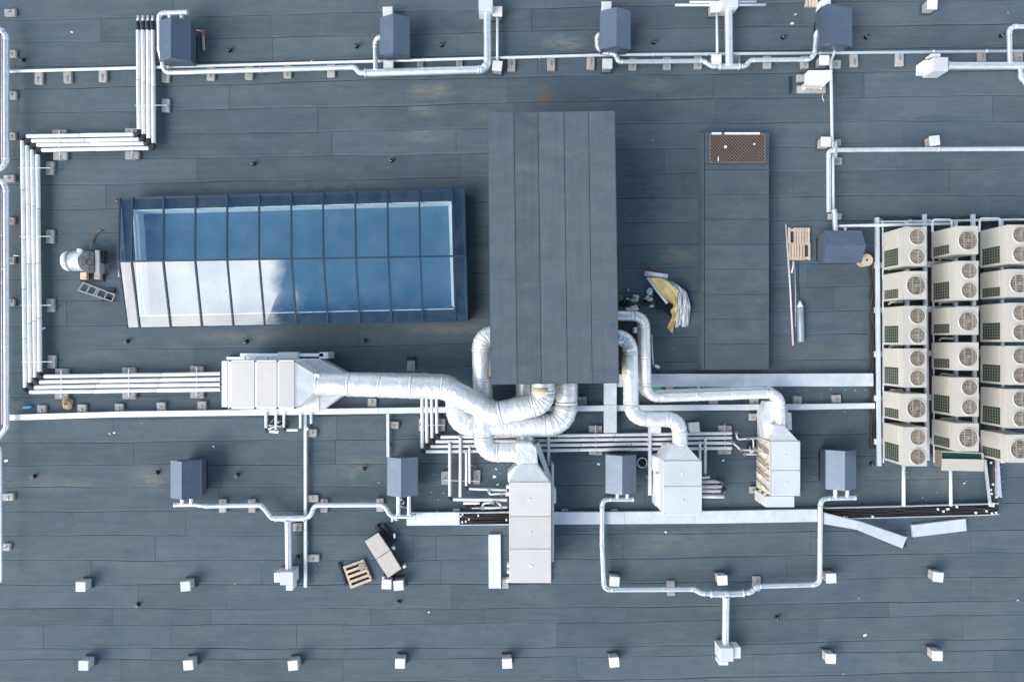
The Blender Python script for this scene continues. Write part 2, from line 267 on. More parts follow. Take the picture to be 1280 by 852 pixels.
class MB:
    def __init__(s): s.v = []; s.f = []; s.sm = []
    def add(s, vs, fs, smooth=False):
        o = len(s.v); s.v += [Vector(a) for a in vs]
        for i, f in enumerate(fs):
            s.f.append([o + k for k in f]); s.sm.append(smooth if isinstance(smooth, bool) else smooth[i])
        return s
    def hexa(s, a, b):                       # bottom ring a, top ring b (4 points each, counter-clockwise)
        n = len(a)
        fs = [list(range(n))[::-1], list(range(n, 2 * n))]
        fs += [[i, (i + 1) % n, n + (i + 1) % n, n + i] for i in range(n)]
        return s.add(list(a) + list(b), fs)
    def box(s, x0, x1, y0, y1, z0, z1):
        q = [(x0, y0), (x1, y0), (x1, y1), (x0, y1)]
        return s.hexa([(x, y, z0) for x, y in q], [(x, y, z1) for x, y in q])
    def pbox(s, x0, y0, x1, y1, z0, z1):     # plan rectangle read at its top
        a = P(x0, y1, z1); b = P(x1, y0, z1)
        return s.box(a.x, b.x, a.y, b.y, z0, z1)
    def poly(s, pts, z0, z1):                # plan outline read at its top, upright sides
        q = [P(x, y, z1) for x, y in pts]
        if sum(q[i].x * q[(i + 1) % len(q)].y - q[(i + 1) % len(q)].x * q[i].y for i in range(len(q))) < 0: q.reverse()
        return s.hexa([(p.x, p.y, z0) for p in q], [(p.x, p.y, z1) for p in q])
    def bar(s, p0, p1, w, h=None):           # rectangular bar along p0-p1, width w across, height h
        h = h or w; p0 = Vector(p0); p1 = Vector(p1); d = (p1 - p0).normalized()
        up = Vector((0, 0, 1)) if abs(d.z) < 0.9 else Vector((1, 0, 0))
        u = d.cross(up).normalized() * w / 2; v = u.cross(d).normalized() * h / 2
        a = [p0 - u - v, p0 + u - v, p0 + u + v, p0 - u + v]; b = [q + (p1 - p0) for q in a]
        return s.hexa(a, b)
    def sweep(s, path, r, n=12, cap=True):
        path = [Vector(p) for p in path]; m = len(path)
        rs = r if isinstance(r, (list, tuple)) else [r] * m
        tg = []
        for i in range(m):
            a = path[max(0, i - 1)]; b = path[min(m - 1, i + 1)]
            d = b - a; tg.append(d.normalized() if d.length > 1e-9 else Vector((0, 0, 1)))
        ref = Vector((0, 0, 1)) if abs(tg[0].z) < 0.9 else Vector((1, 0, 0))
        u = (ref - tg[0] * ref.dot(tg[0])).normalized(); rings = []
        for i in range(m):
            u = (u - tg[i] * u.dot(tg[i])); u = u.normalized() if u.length > 1e-6 else tg[i].orthogonal().normalized()
            v = tg[i].cross(u)
            rings.append([path[i] + (u * math.cos(2 * math.pi * k / n) + v * math.sin(2 * math.pi * k / n)) * rs[i] for k in range(n)])
        vs = [p for q in rings for p in q]; fs = []; sm = []
        for i in range(m - 1):
            for k in range(n):
                fs.append([i * n + k, i * n + (k + 1) % n, (i + 1) * n + (k + 1) % n, (i + 1) * n + k]); sm.append(True)
        if cap:
            fs.append(list(range(n))[::-1]); sm.append(False)
            fs.append([(m - 1) * n + k for k in range(n)]); sm.append(False)
        return s.add(vs, fs, sm)
    def cyl(s, p0, p1, r0, r1=None, n=16): return s.sweep([p0, p1], [r0, r0 if r1 is None else r1], n)
    def ring(s, c, r, t, n=28, axis='z', m=6):
        vs = []; fs = []
        for i in range(n):
            a = 2 * math.pi * i / n
            for k in range(m):
                b = 2 * math.pi * k / m; q = r + t * math.cos(b)
                vs.append(Vector(c) + Vector((q * math.cos(a), q * math.sin(a), t * math.sin(b))))
        for i in range(n):
            for k in range(m):
                fs.append([i * m + k, ((i + 1) % n) * m + k, ((i + 1) % n) * m + (k + 1) % m, i * m + (k + 1) % m])
        return s.add(vs, fs, True)
    def build(s, name, m, parent=None, label=None, bev=0.0, kind=None):
        me = bpy.data.meshes.new(name)
        o0 = root_loc(parent)
        me.from_pydata([tuple(v - o0) for v in s.v], [], s.f)
        me.polygons.foreach_set('use_smooth', s.sm); me.materials.append(MT[m] if isinstance(m, str) else m)
        bm = bmesh.new(); bm.from_mesh(me)
        bmesh.ops.recalc_face_normals(bm, faces=bm.faces)
        if bev:
            es = [e for e in bm.edges if len(e.link_faces) == 2 and e.calc_face_angle(0) > 0.5]
            bmesh.ops.bevel(bm, geom=es, offset=bev, segments=1, affect='EDGES', clamp_overlap=True)
        bm.to_mesh(me); bm.free(); me.update()
        o = bpy.data.objects.new(name, me); COL.objects.link(o)
        if parent is not None: o.parent = parent
        if label: o['label'] = label
        if kind: o['kind'] = kind
        return o
def root_loc(p):
    v = Vector((0, 0, 0))
    while p is not None: v += p.location; p = p.parent
    return v
def T(name, label, cat, loc=(0, 0, 0), group=None):
    o = bpy.data.objects.new(name, None); COL.objects.link(o); o.location = loc; o.empty_display_size = 0.2
    o['label'] = label; o['category'] = cat
    if group: o['group'] = group
    return o
def tag(o, label, cat, group=None):
    o['label'] = label; o['category'] = cat
    if group: o['group'] = group
    return o
def dup(root, loc, label=None, rz=None):
    r = root.copy(); COL.objects.link(r); r.location = loc
    if rz is not None: r.rotation_euler = (0, 0, rz)
    if label: r['label'] = label
    for ch in list(root.children):
        c = ch.copy(); COL.objects.link(c); c.parent = r
        for g in ch.children:
            d = g.copy(); COL.objects.link(d); d.parent = c
    return r
ORD = ['', 'first', 'second', 'third', 'fourth', 'fifth', 'sixth', 'seventh', 'eighth', 'ninth', 'tenth', 'eleventh', 'twelfth',
       'thirteenth', 'fourteenth', 'fifteenth', 'sixteenth', 'seventeenth', 'eighteenth', 'nineteenth', 'twentieth',
       'twenty-first', 'twenty-second', 'twenty-third', 'twenty-fourth', 'twenty-fifth', 'twenty-sixth']
def bez(pts, rad, n=6):
    """round the corners of a 3D polyline; returns [('s', p, q) | ('e', [points])]"""
    pts = [Vector(p) for p in pts]; segs = []; cur = pts[0]
    for i in range(1, len(pts) - 1):
        a, b, c = pts[i - 1], pts[i], pts[i + 1]
        d0 = (b - a); d1 = (c - b); l0 = d0.length; l1 = d1.length
        ang = d0.angle(d1)
        if ang < 0.02: continue
        t_ = min(rad * math.tan(ang / 2), l0 * 0.48, l1 * 0.48)
        s_ = b - d0.normalized() * t_; e_ = b + d1.normalized() * t_
        segs.append(('s', cur, s_))
        arc = []
        for k in range(n + 1):
            u = k / n; arc.append(s_ * (1 - u) ** 2 + b * 2 * u * (1 - u) + e_ * u ** 2)
        segs.append(('e', arc)); cur = e_
    segs.append(('s', cur, pts[-1])); return segs
def flat(segs, step=None):
    out_ = []
    for s_ in segs:
        if s_[0] == 's':
            p, q = s_[1], s_[2]; k = max(1, int((q - p).length / step)) if step else 1
            pts = [p.lerp(q, i / k) for i in range(k + 1)]
        else: pts = s_[1]
        for x in pts:
            if not out_ or (x - out_[-1]).length > 1e-4: out_.append(x)
    return out_
def px_path(pts, z):
    return [P(p[0], p[1], p[2] if len(p) > 2 else z) for p in pts]

def spiral(name, label, pts, z, wpx, rad=0.30, mat_='galv', group='galvanised spiral ducts', cat='duct', couplers=True):
    """spiral-seam duct: ribbed tube, elbows as parts, raised couplers"""
    path = px_path(pts, z); r = wpx * (H - z) / FPX / 2
    root = T(name, label, cat, (path[0].x, path[0].y, 0), group)
    for s_ in bez(path, rad, 7):
        if s_[0] == 's':
            ln = (s_[2] - s_[1]).length
            if ln < 0.02: continue
            for i in range(int(ln / 1.6)):
                c = s_[1].lerp(s_[2], (i + .5) / int(ln / 1.6)); MB().cyl((c.x, c.y, 0.0), (c.x, c.y, c.z - r * .8), .012, n=6).build('stand', 'steel', root)
            k = max(2, int(ln / 0.045)); pp = [s_[1].lerp(s_[2], i / k) for i in range(k + 1)]
            MB().sweep(pp, [r * (1.0 if i % 2 else 0.92) for i in range(k + 1)], 14).build('duct_section', mat_, root)
            if couplers:
                d = (s_[2] - s_[1]).normalized(); nb = max(2, int(ln / 2.6) + 1)
                for i in range(nb):
                    c = s_[1] + d * (0.03 + (ln - 0.06) * i / (nb - 1)); MB().cyl(c - d * 0.028, c + d * 0.028, r * 1.10, n=14).build('coupler', mat_, root)
        else:
            MB().sweep(s_[1], r * 1.03, 14).build('elbow', mat_, root)
    return root
def foil_duct(name, label, pts, r, rad, group='foil wrapped ventilation ducts'):
    """fat insulated duct in foil: sections about a metre long, gored elbows, tape bands"""
    path = [P(*p) for p in pts]; root = T(name, label, 'duct', (path[0].x, path[0].y, 0), group)
    for s_ in bez(path, rad, 6):
        if s_[0] == 's':
            ln = (s_[2] - s_[1]).length; k = max(1, round(ln / 1.15)); d = (s_[2] - s_[1]).normalized() if ln > 1e-6 else None
            if ln < 0.03: continue
            if ln > .9:
                for i in range(max(1, int(ln / 2.2))):
                    c = s_[1].lerp(s_[2], (i + .5) / max(1, int(ln / 2.2))); sd = Vector((-d.y, d.x, 0)) * r * .55; zc_ = c.z - r * 1.02
                    MB().bar(c - sd * 1.25 + Vector((0, 0, zc_ - c.z)), c + sd * 1.25 + Vector((0, 0, zc_ - c.z)), .05, .04).build('cradle', 'galv', root)
                    for sg in (-1, 1): MB().bar((c + sd * sg).to_2d().to_3d(), (c + sd * sg).to_2d().to_3d() + Vector((0, 0, zc_ - .021)), .04).build('support_leg', 'galv', root)
            def band(c, hw, rr): MB().cyl(c - d * hw, c + d * hw, rr, n=22).build('tape_band', 'foil', root)
            for i in range(k):
                a = s_[1].lerp(s_[2], i / k); b = s_[1].lerp(s_[2], (i + 1) / k)
                m_ = max(3, int((b - a).length / 0.09)); pp = [a.lerp(b, j / m_) for j in range(m_ + 1)]
                MB().sweep(pp, [r * random.uniform(0.975, 1.02) for _ in pp], 22).build('duct_section', 'foil', root)
                if i: band(a, .035, r * 1.035)
            band(s_[1], .03, r * 1.04); band(s_[2], .03, r * 1.04)
        else:
            e = MB(); pp = s_[1]
            for i in range(len(pp) - 1): e.sweep([pp[i], pp[i + 1]], [r * 1.0, r * 1.0], 22)
            e.sweep(pp, [r * 1.012] * len(pp), 22)
            e.build('elbow', 'foil', root)
            for q in range(1, len(pp) - 1):
                d = (pp[q + 1] - pp[q - 1]).normalized(); MB().cyl(pp[q] - d * 0.018, pp[q] + d * 0.018, r * 1.035, n=22).build('tape_band', 'foil', root)
    return root
def jacket_pipe(name, label, pts, z, wpx, group, elbow_mat='rubber', mat_='pvc', cat='pipe', legs=True):
    """straight white jacketed lengths with black corner pieces"""
    path = px_path(pts, z); r = wpx * (H - z) / FPX / 2
    root = T(name, label, cat, (path[0].x, path[0].y, 0), group)
    for i in range(len(path) - 1):
        a, b = path[i].copy(), path[i + 1].copy(); d = (b - a).normalized()
        if i > 0: a += d * r * 2.1
        if i < len(path) - 2: b -= d * r * 2.1
        ln = (b - a).length; k = max(1, round(ln / 1.9))
        for j in range(k):
            p = a.lerp(b, j / k); q = a.lerp(b, (j + 1) / k)
            jj = Vector((-d.y, d.x, 0)); p = p + jj * random.uniform(-.006, .006); q = q + jj * random.uniform(-.006, .006)
            MB().sweep([p + d * 0.006, p + d * 0.02, q - d * 0.02, q - d * 0.006], [r * 0.93, r, r, r * 0.93], 12).build('jacket_length', mat_, root)
        MB().cyl(a, b, r * 0.85, n=8).build('core_pipe', 'rubber', root)
    for i in range(1, len(path) - 1):
        a = path[i] - (path[i] - path[i - 1]).normalized() * r * 2.3; b = path[i] + (path[i + 1] - path[i]).normalized() * r * 2.3
        e = bez([a, path[i], b], r * 2.2, 5)
        MB().sweep(flat(e), r * 1.08, 10).build('elbow', elbow_mat, root)
    return root

# ------------------------------------------------------------------ the roof deck and its felt sheets
roof = MB().box(-60, 60, -50, 50, -0.6, -0.014).build('roof', 'bitumen', None); roof['kind'] = 'structure'; roof['label'] = 'flat roof with black bitumen between the felt sheets'
XC = [-420, 100, 480, 800, 1115, 1700]
ROWS = [[-155, -168, -177, -184], [-125, -137, -146, -153], [-95, -106, -115, -121], [-65, -75, -84, -90], [-35, -44, -53, -59], [-4, -13, -21, -27],
        [24.5, 15.5, 8, 2], [53, 44, 36, 32], [83, 73, 65, 61], [111, 100, 94, 90], [140.7, 133, 125, 121], [170, 164, 155, 152],
        [199, 195, 186, 184], [231, 224, 218, 213], [262, 255, 248, 245], [292, 285, 278, 275], [319, 313, 306, 303], [349, 343, 335, 328],
        [376, 370, 365, 356], [407, 400, 391, 388], [437, 432, 421, 417], [466, 461, 453, 448], [496, 490, 484, 479], [524, 519, 515, 510],
        [553, 549, 546, 541], [581, 580, 575, 570], [609, 608, 606, 599], [639, 637, 636, 630], [669, 669, 667, 663], [700, 700, 698, 692],
        [730.5, 730, 729, 722], [760, 760.5, 758.5, 752], [780.5, 780, 777, 770], [810, 810, 808, 800], [824, 823, 820, 814],
        [853, 851, 849, 841], [883, 881, 879, 871], [913, 911, 909, 901], [943, 941, 939, 931], [973, 971, 969, 961], [1003, 1001, 999, 991]]
def row_y(i, x):
    r = ROWS[i]; full = [r[0] + (r[0] - r[1]) * 0.4] + r + [r[3] - (r[2] - r[3]) * 1.0]
    for k in range(len(XC) - 1):
        if x <= XC[k + 1] or k == len(XC) - 2:
            u = (x - XC[k]) / (XC[k + 1] - XC[k]); y = full[k] * (1 - u) + full[k + 1] * u; break
    return y + 0.5 * math.sin(x * 0.021 + i * 2.3) + 0.35 * math.sin(x * 0.057 + i)
KNOWN = {27: [232, 930], 28: [194, 516, 545], 29: [114, 551], 30: [172, 565, 1213], 31: [141, 463, 786, 1111], 32: [54, 371, 697, 1022], 11: [415, 570], 9: [634, 1080], 10: [1078], 12: [246, 575]}
for i in range(len(ROWS) - 1):
    cuts = [-420.0]
    kn = KNOWN.get(i, [])
    x = -420 + random.uniform(60, 330)
    inside = 4 < i < 36
    while x < 1700:
        if not any(abs(x - k) < 110 for k in kn): cuts.append(x)
        x += random.uniform(190, 345) if inside else random.uniform(330, 420)
    cuts += kn; cuts.append(1700.0); cuts.sort()
    for c in range(len(cuts) - 1):
        x0, x1 = cuts[c] + random.uniform(.05, .26), cuts[c + 1] - random.uniform(.05, .26)
        n = max(2, int((x1 - x0) / 25)); xs = [x0 + (x1 - x0) * k / n for k in range(n + 1)]
        zt = random.uniform(-0.004, 0.003)
        ga, gb, ph = random.uniform(.20, .42), random.uniform(.20, .42), random.uniform(0, 6)
        up = [P(xx, row_y(i, xx) + ga * (1 + .4 * math.sin(xx * .03 + ph))) for xx in xs]; lo = [P(xx, row_y(i + 1, xx) - gb * (1 + .4 * math.sin(xx * .023 + ph))) for xx in xs]
        vs = []; fs = []
        for a, b in zip(up, lo):
            vs += [(a.x, a.y, zt), (b.x, b.y, zt + 0.002), (a.x, a.y, -0.016), (b.x, b.y, -0.016)]
        for k in range(n):
            q = 4 * k; r_ = q + 4
            fs += [[q, q + 1, r_ + 1, r_], [q, r_, r_ + 2, q + 2], [q + 1, q + 3, r_ + 3, r_ + 1]]
        fs += [[0, 2, 3, 1], [4 * n, 4 * n + 1, 4 * n + 3, 4 * n + 2]]
        o = MB().add(vs, fs).build('felt_sheet', 'felt', roof)
        la = o.data.attributes.new('lap', 'FLOAT', 'POINT')      # 1 along the welded edge, 0 on the other
        la.data.foreach_set('value', [1.0 if i_ % 4 in (1, 3) else 0.0 for i_ in range(len(o.data.vertices))])

# ------------------------------------------------------------------ the tall plant room in the middle
ZB = 3.0
root = T('plant_room', 'tall flat-topped plant room with long grey felt strips in the middle of the roof', 'building', P(690, 310))
TL, TR, BR, BL = (610, 141), (768, 139), (773, 478), (614, 480)
def lerp2(a, b, u): return (a[0] + (b[0] - a[0]) * u, a[1] + (b[1] - a[1]) * u)
inn = lambda p: (690 + (p[0] - 690) * 0.985, 310 + (p[1] - 310) * 0.992)
MB().poly([inn(TL), inn(TR), inn(BR), inn(BL)], 0, ZB - 0.10).build('wall', 'wall', root)
MB().poly([TL, TR, BR, BL], ZB - 0.14, ZB - 0.014).build('roof_edge', 'bitumen', root)
us = [0, 0.205, 0.395, 0.60, 0.795, 1.0]
for k in range(5):
    a, b = us[k] + (0.0022 if k else 0), us[k + 1] - (0.0022 if k < 4 else 0)
    MB().poly([lerp2(TL, TR, a), lerp2(TL, TR, b), lerp2(BL, BR, b), lerp2(BL, BR, a)], ZB - 0.016, ZB + random.uniform(0, 0.006)).build('felt_strip', 'felt_y', root)
for (q0, q1) in ((TL, BL), (TR, BR), (BL, BR)):
    MB().bar(P(*q0, ZB - 0.03), P(*q1, ZB - 0.03), 0.03, 0.06).build('edge_trim', 'wall', root)

# ------------------------------------------------------------------ the low felt-covered box on the right
ZL = 0.55
root = T('roof_upstand', 'long low box covered in short grey felt strips, rusty mesh at its far end', 'roof box', P(918, 313))
MB().pbox(882, 165, 960.5, 462, 0, ZL - 0.02).build('wall', 'wall', root)
ys = [165.5, 205, 212, 243, 274, 305.5, 336.5, 368, 399, 430, 462]
for k in range(len(ys) - 1):
    MB().pbox(881, ys[k] + 0.3, 961, ys[k + 1] - 0.3, ZL - 0.021, ZL + random.uniform(0, 0.004)).build('felt_strip', 'felt_dark', root)
b0, b1, t0_, t1_ = P(872, 463), P(872, 166), P(880.5, 462, ZL), P(880.5, 166, ZL)
MB().hexa([(b0.x, b0.y, 0.002), (t0_.x, b0.y, 0.002), (t1_.x, b1.y, 0.002), (b1.x, b1.y, 0.002)],
          [(t0_.x - 0.04, t0_.y, ZL - 0.03), (t0_.x, t0_.y, ZL - 0.03), (t1_.x, t1_.y, ZL - 0.03), (t1_.x - 0.04, t1_.y, ZL - 0.03)]).build('flashing', 'felt', root)
root = T('mesh_panel', 'rusty brown mesh panel lying over the top end of the low felt box', 'grating', P(922, 185, ZL))
zm = ZL + 0.05
MB().pbox(887.5, 168, 956.5, 203, ZL + 0.006, ZL + 0.03).build('backing', 'rust', root)
a, b = P(887, 203.5, zm), P(957, 167, zm)
mb = MB()
for (x0, x1, y0, y1) in ((a.x, b.x, a.y, a.y + .03), (a.x, b.x, b.y - .03, b.y), (a.x, a.x + .03, a.y + .03, b.y - .03), (b.x - .03, b.x, a.y + .03, b.y - .03)): mb.box(x0, x1, y0, y1, ZL + 0.03, zm)
mb.build('frame', 'mesh', root)
mb = MB(); wd, hg = b.x - a.x, b.y - a.y
def diag(sgn, step, th, z):
    c = -hg
    while c < wd:
        pts = []
        for tt in (0, 1):
            pass
        x0, y0, x1, y1 = c, 0.0, c + hg, hg
        if x0 < 0: y0 = -x0; x0 = 0
        if x1 > wd: y1 = hg - (x1 - wd); x1 = wd
        if x1 - x0 > 0.03:
            if sgn > 0: p, q = (a.x + x0, a.y + y0, z), (a.x + x1, a.y + y1, z)
            else: p, q = (a.x + x0, b.y - y0, z), (a.x + x1, b.y - y1, z)
            mb.bar(p, q, th, 0.012)
        c += step
diag(-1, 0.115, 0.022, zm - 0.004); diag(1, 0.115, 0.014, zm + 0.009)
mb.build('wire_mesh', 'mesh', root)
mb = MB(); mb.pbox(890, 165.5, 902, 168, ZL, zm + .03); mb.pbox(906, 165.5, 950, 168, ZL, zm + .03); mb.build('edge_batten', 'pvc', root)
mb = MB(); mb.pbox(905.5, 182, 908.5, 185, zm + .01, zm + .05); mb.pbox(942, 179, 944, 181, zm + .01, zm + .04); mb.pbox(897.5, 196, 898.5, 201, zm + .01, zm + .04)
mb.build('hardened_foam', 'film', root, label='splashes of white foam on the mesh')

# ------------------------------------------------------------------ skylight
ZE, ZR = 0.72, 0.90
root = T('skylight', 'long glazed rooflight of blue panes reflecting sky and a white cloud', 'skylight', P(367, 325))
E = {'tl': (150, 247.5), 'tr': (580, 236.5), 'br': (584, 401), 'bl': (159, 410), 'ml': (148.5, 327), 'mr': (582, 320)}
xs_bar = [164.5, 204, 244, 284, 324, 364.5, 404.5, 445, 485.5, 525.5, 567]
def edge_pt(side, u):
    if side == 't': q = lerp2(E['tl'], E['tr'], u); return P(*q, ZE)
    if side == 'b': q = lerp2(E['bl'], E['br'], u); return P(*q, ZE)
    q = lerp2(E['ml'], E['mr'], u); return P(*q, ZR)
uu = [0.0] + [(x - 148.5) / (582 - 148.5) for x in xs_bar] + [1.0]
cu = [edge_pt('t', 0), edge_pt('t', 1), edge_pt('b', 1), edge_pt('b', 0)]
MB().hexa([(p.x, p.y, -0.01) for p in (cu[3], cu[2], cu[1], cu[0])], [(p.x, p.y, 0.03) for p in (cu[3], cu[2], cu[1], cu[0])]).build('ceiling_sheet', 'laylight', root)
cen = sum(cu, Vector()) / 4
def inset(p, d):
    return Vector((p.x + d * (1 if p.x < cen.x else -1), p.y + d * (1 if p.y < cen.y else -1), p.z))
ring_o = [inset(p, 0.015) for p in cu]; ring_i = [inset(p, 0.40) for p in cu]
for k in range(4):                                    # outer upstand walls, opaque margin under the glass, white reveal
    a, b = ring_o[k], ring_o[(k + 1) % 4]; c, d = ring_i[(k + 1) % 4], ring_i[k]
    ao, bo = inset(a, 0.05), inset(b, 0.05)
    MB().hexa([(q.x, q.y, 0.0) for q in (a, b, bo, ao)], [(q.x, q.y, ZE - 0.02) for q in (a, b, bo, ao)]).build('upstand', 'glassframe', root)
    zc = ZE - 0.015
    dz = 0.0 if k in (0, 2) else 0.003
    MB().hexa([(q.x, q.y, zc - 0.05 + dz) for q in (ao, bo, c, d)], [(q.x, q.y, zc - 0.03 + dz) for q in (ao, bo, c, d)]).build('margin_panel', 'spandrel', root)
    ci, di = inset(c, 0.03), inset(d, 0.03)
    MB().hexa([(q.x, q.y, 0.03) for q in (d, c, ci, di)], [(q.x, q.y, zc - 0.02 + dz) for q in (d, c, ci, di)]).build('reveal', 'white', root)
rim = MB()
for k in range(4):                                    # pale ledge at the top of the reveal
    c, d = ring_i[(k + 1) % 4], ring_i[k]; ci, di = inset(c, 0.14), inset(d, 0.14)
    if k in (1, 3): rim.hexa([(q.x, q.y, 0.60) for q in (d, c, ci, di)], [(q.x, q.y, 0.62) for q in (d, c, ci, di)])
rim.build('ledge', 'white', root)
for k in range(len(uu) - 1):
    for s_ in ('t', 'b'):
        a, b = edge_pt(s_, uu[k] + 0.001), edge_pt(s_, uu[k + 1] - 0.001); c, d = edge_pt('m', uu[k + 1] - 0.001), edge_pt('m', uu[k] + 0.001)
        tilt = [random.uniform(-0.006, 0.006) for _ in range(4)]
        q = [Vector((p.x, p.y, p.z + e)) for p, e in zip((a, b, c, d), tilt)]
        MB().add(q, [[0, 1, 2, 3]]).build('pane', 'glass', root)
for u in uu:
    for s_ in ('t', 'b'):
        p, q = edge_pt(s_, u), edge_pt('m', u)
        MB().bar(p + Vector((0, 0, 0.015)), q + Vector((0, 0, 0.012)), 0.055, 0.05).build('glazing_bar', 'glassframe', root)
MB().bar(edge_pt('m', 0) + Vector((0, 0, .02)), edge_pt('m', 1) + Vector((0, 0, .02)), 0.055, 0.05).build('ridge_bar', 'glassframe', root)
for s_ in ('t', 'b'):
    MB().bar(edge_pt(s_, 0) + Vector((0, 0, -.005)), edge_pt(s_, 1) + Vector((0, 0, -.005)), 0.04, 0.05).build('eaves_bar', 'glassframe', root)
for x, y in ((149, 250),): pass
MB().pbox(155, 250, 158, 252, ZE + .01, ZE + .03)
# white strip clipped on the outer left end
MB().poly([(147.5, 311), (149.5, 311), (150, 346), (148, 346)], 0.02, ZE - 0.05).build('end_flashing', 'pvc', root)

# ------------------------------------------------------------------ exhaust housings
HG = 'slate blue roof fan housings'
def housing(rect, label, ridge='y', ze=0.86, zr=1.15, off=0.0):
    x0, y0, x1, y1 = rect; a = P(x0, y1, ze); b = P(x1, y0, ze)
    root = T('fan_housing', label, 'roof fan', ((a.x + b.x) / 2, (a.y + b.y) / 2, 0), HG)
    X0, X1, Y0, Y1 = a.x, b.x, a.y, b.y
    MB().box(X0 + .14, X1 - .14, Y0 + .14, Y1 - .14, 0, .32).build('base_curb', 'bitumen', root)
    MB().box(X0 + .05, X1 - .05, Y0 + .05, Y1 - .05, .32, ze - .012).build('casing', 'housing', root, bev=.012)
    if ridge == 'y':
        xm = (X0 + X1) / 2 + off
        MB().hexa([(X0, Y0, ze - .03), (xm, Y0, zr - .03), (xm, Y1, zr - .03), (X0, Y1, ze - .03)], [(X0, Y0, ze), (xm, Y0, zr), (xm, Y1, zr), (X0, Y1, ze)]).build('roof_panel', 'housing', root)
        MB().hexa([(xm, Y0, zr - .03), (X1, Y0, ze - .03), (X1, Y1, ze - .03), (xm, Y1, zr - .03)], [(xm, Y0, zr - .003), (X1, Y0, ze), (X1, Y1, ze), (xm, Y1, zr - .003)]).build('roof_panel', 'housing', root)
        for yy in (Y0 + .03, Y1 - .03):
            MB().add([(X0 + .03, yy - .01, ze - .03), (X1 - .03, yy - .01, ze - .03), (xm, yy - .01, zr - .032), (X0 + .03, yy + .01, ze - .03), (X1 - .03, yy + .01, ze - .03), (xm, yy + .01, zr - .032)],
                     [[0, 1, 2], [5, 4, 3], [0, 3, 4, 1], [1, 4, 5, 2], [2, 5, 3, 0]]).build('gable', 'housing', root)
        MB().box(X1 - .012, X1 + .012, Y0, Y1, ze - .09, ze - .002).build('drip_edge', 'housing', root)
        MB().box(X0 - .012, X0 + .012, Y0, Y1, ze - .09, ze - .002).build('drip_edge', 'housing', root)
    else:
        ym = (Y0 + Y1) / 2 + off
        MB().hexa([(X0, Y0, ze - .03), (X1, Y0, ze - .03), (X1, ym, zr - .03), (X0, ym, zr - .03)], [(X0, Y0, ze), (X1, Y0, ze), (X1, ym, zr), (X0, ym, zr)]).build('roof_panel', 'housing', root)
        MB().hexa([(X0, ym, zr - .03), (X1, ym, zr - .03), (X1, Y1, ze - .03), (X0, Y1, ze - .03)], [(X0, ym, zr - .003), (X1, ym, zr - .003), (X1, Y1, ze), (X0, Y1, ze)]).build('roof_panel', 'housing', root)
        for xx in (X0 + .03, X1 - .03):
            MB().add([(xx - .01, Y0 + .03, ze - .03), (xx - .01, Y1 - .03, ze - .03), (xx - .01, ym, zr - .032), (xx + .01, Y0 + .03, ze - .03), (xx + .01, Y1 - .03, ze - .03), (xx + .01, ym, zr - .032)],
                     [[0, 1, 2], [5, 4, 3], [0, 3, 4, 1], [1, 4, 5, 2], [2, 5, 3, 0]]).build('gable', 'housing', root)
    return root
housing((200, 26, 238, 77), 'slate blue fan housing beside the top ends of four white pipes')
housing((475, 22, 512, 69), 'slate blue fan housing on the top edge, short elbow duct at its left side')
housing((750, 14, 788, 62), 'slate blue fan housing on the top edge with a hooked duct at its left')
housing((1026, 10, 1065, 58), 'darker blue fan housing on the top edge beside a wooden pallet', off=-0.42)
housing((213.5, 575, 251, 622), 'slate blue fan housing standing alone, left of all others in the lower row')
housing((484, 571, 522, 619), 'slate blue fan housing with two ducts dropping to a tray cover')
housing((757, 568, 795, 616), 'slate blue fan housing left of the small grey air handler')
housing((1032, 562, 1070, 611), 'slate blue fan housing below the outdoor unit frame and beside the tall air handler')
housing((1029, 288, 1077, 328), 'slate blue fan housing with crosswise ridge between pallet and cable reel', ridge='x')

# ------------------------------------------------------------------ air handling units
def frustum(mb, r0, z0a, z0b, r1, z1a, z1b, axis):
    """transition piece: rectangle r0 (lo, hi across) at position p0 to r1 at p1"""
def ahu_tag(root, items, m): 
    for it in items: MB().pbox(*it).build('tag', m, root)

AH = 'white air handling units'
# left unit, two decks, lying along x
root = T('air_handler', 'large white two-deck air handler at the left with three wide roof panels', 'air handler', P(322, 480), AH)
zt = 2.15
MB().pbox(285, 450, 369, 511, 0.18, zt).build('casing', 'ahu_frame', root, bev=.01)
MB().pbox(277, 451, 284, 508.5, 0.18, zt - .06).build('end_cap', 'ahu_frame', root, bev=.01)
for x0, x1 in ((289.5, 318), (320.5, 346), (348.5, 367.6)):
    MB().pbox(x0, 452.5, x1, 509, zt - .004, zt + .028).build('roof_panel', 'ahu', root, bev=.008)
for x0 in (287, 318.2, 346.2, 368):
    for y0 in (450.5, 509.3):
        MB().pbox(x0 - .9, y0, x0 + 1.3, y0 + 1.5, zt - .004, zt + .034).build('corner_bracket', 'rubber', root)
def cone_x(root, xa, ya0, ya1, xb, yb0, yb1, z0a, z1a, z0b, z1b, name='transition'):
    za, zb = (z1a), (z1b)
    A = [P(xa, ya1, za), P(xa, ya0, za)]; B = [P(xb, yb1, zb), P(xb, yb0, zb)]
    mb = MB(); v = [(A[0].x, A[0].y, z0a), (A[1].x, A[1].y, z0a), (A[1].x, A[1].y, z1a), (A[0].x, A[0].y, z1a),
                    (B[0].x, B[0].y, z0b), (B[1].x, B[1].y, z0b), (B[1].x, B[1].y, z1b), (B[0].x, B[0].y, z1b)]
    mb.add(v, [[0, 3, 2, 1], [4, 5, 6, 7], [3, 7, 6, 2], [0, 1, 5, 4], [0, 4, 7, 3], [1, 2, 6, 5]])
    return mb.build(name, 'foil_flat', root)
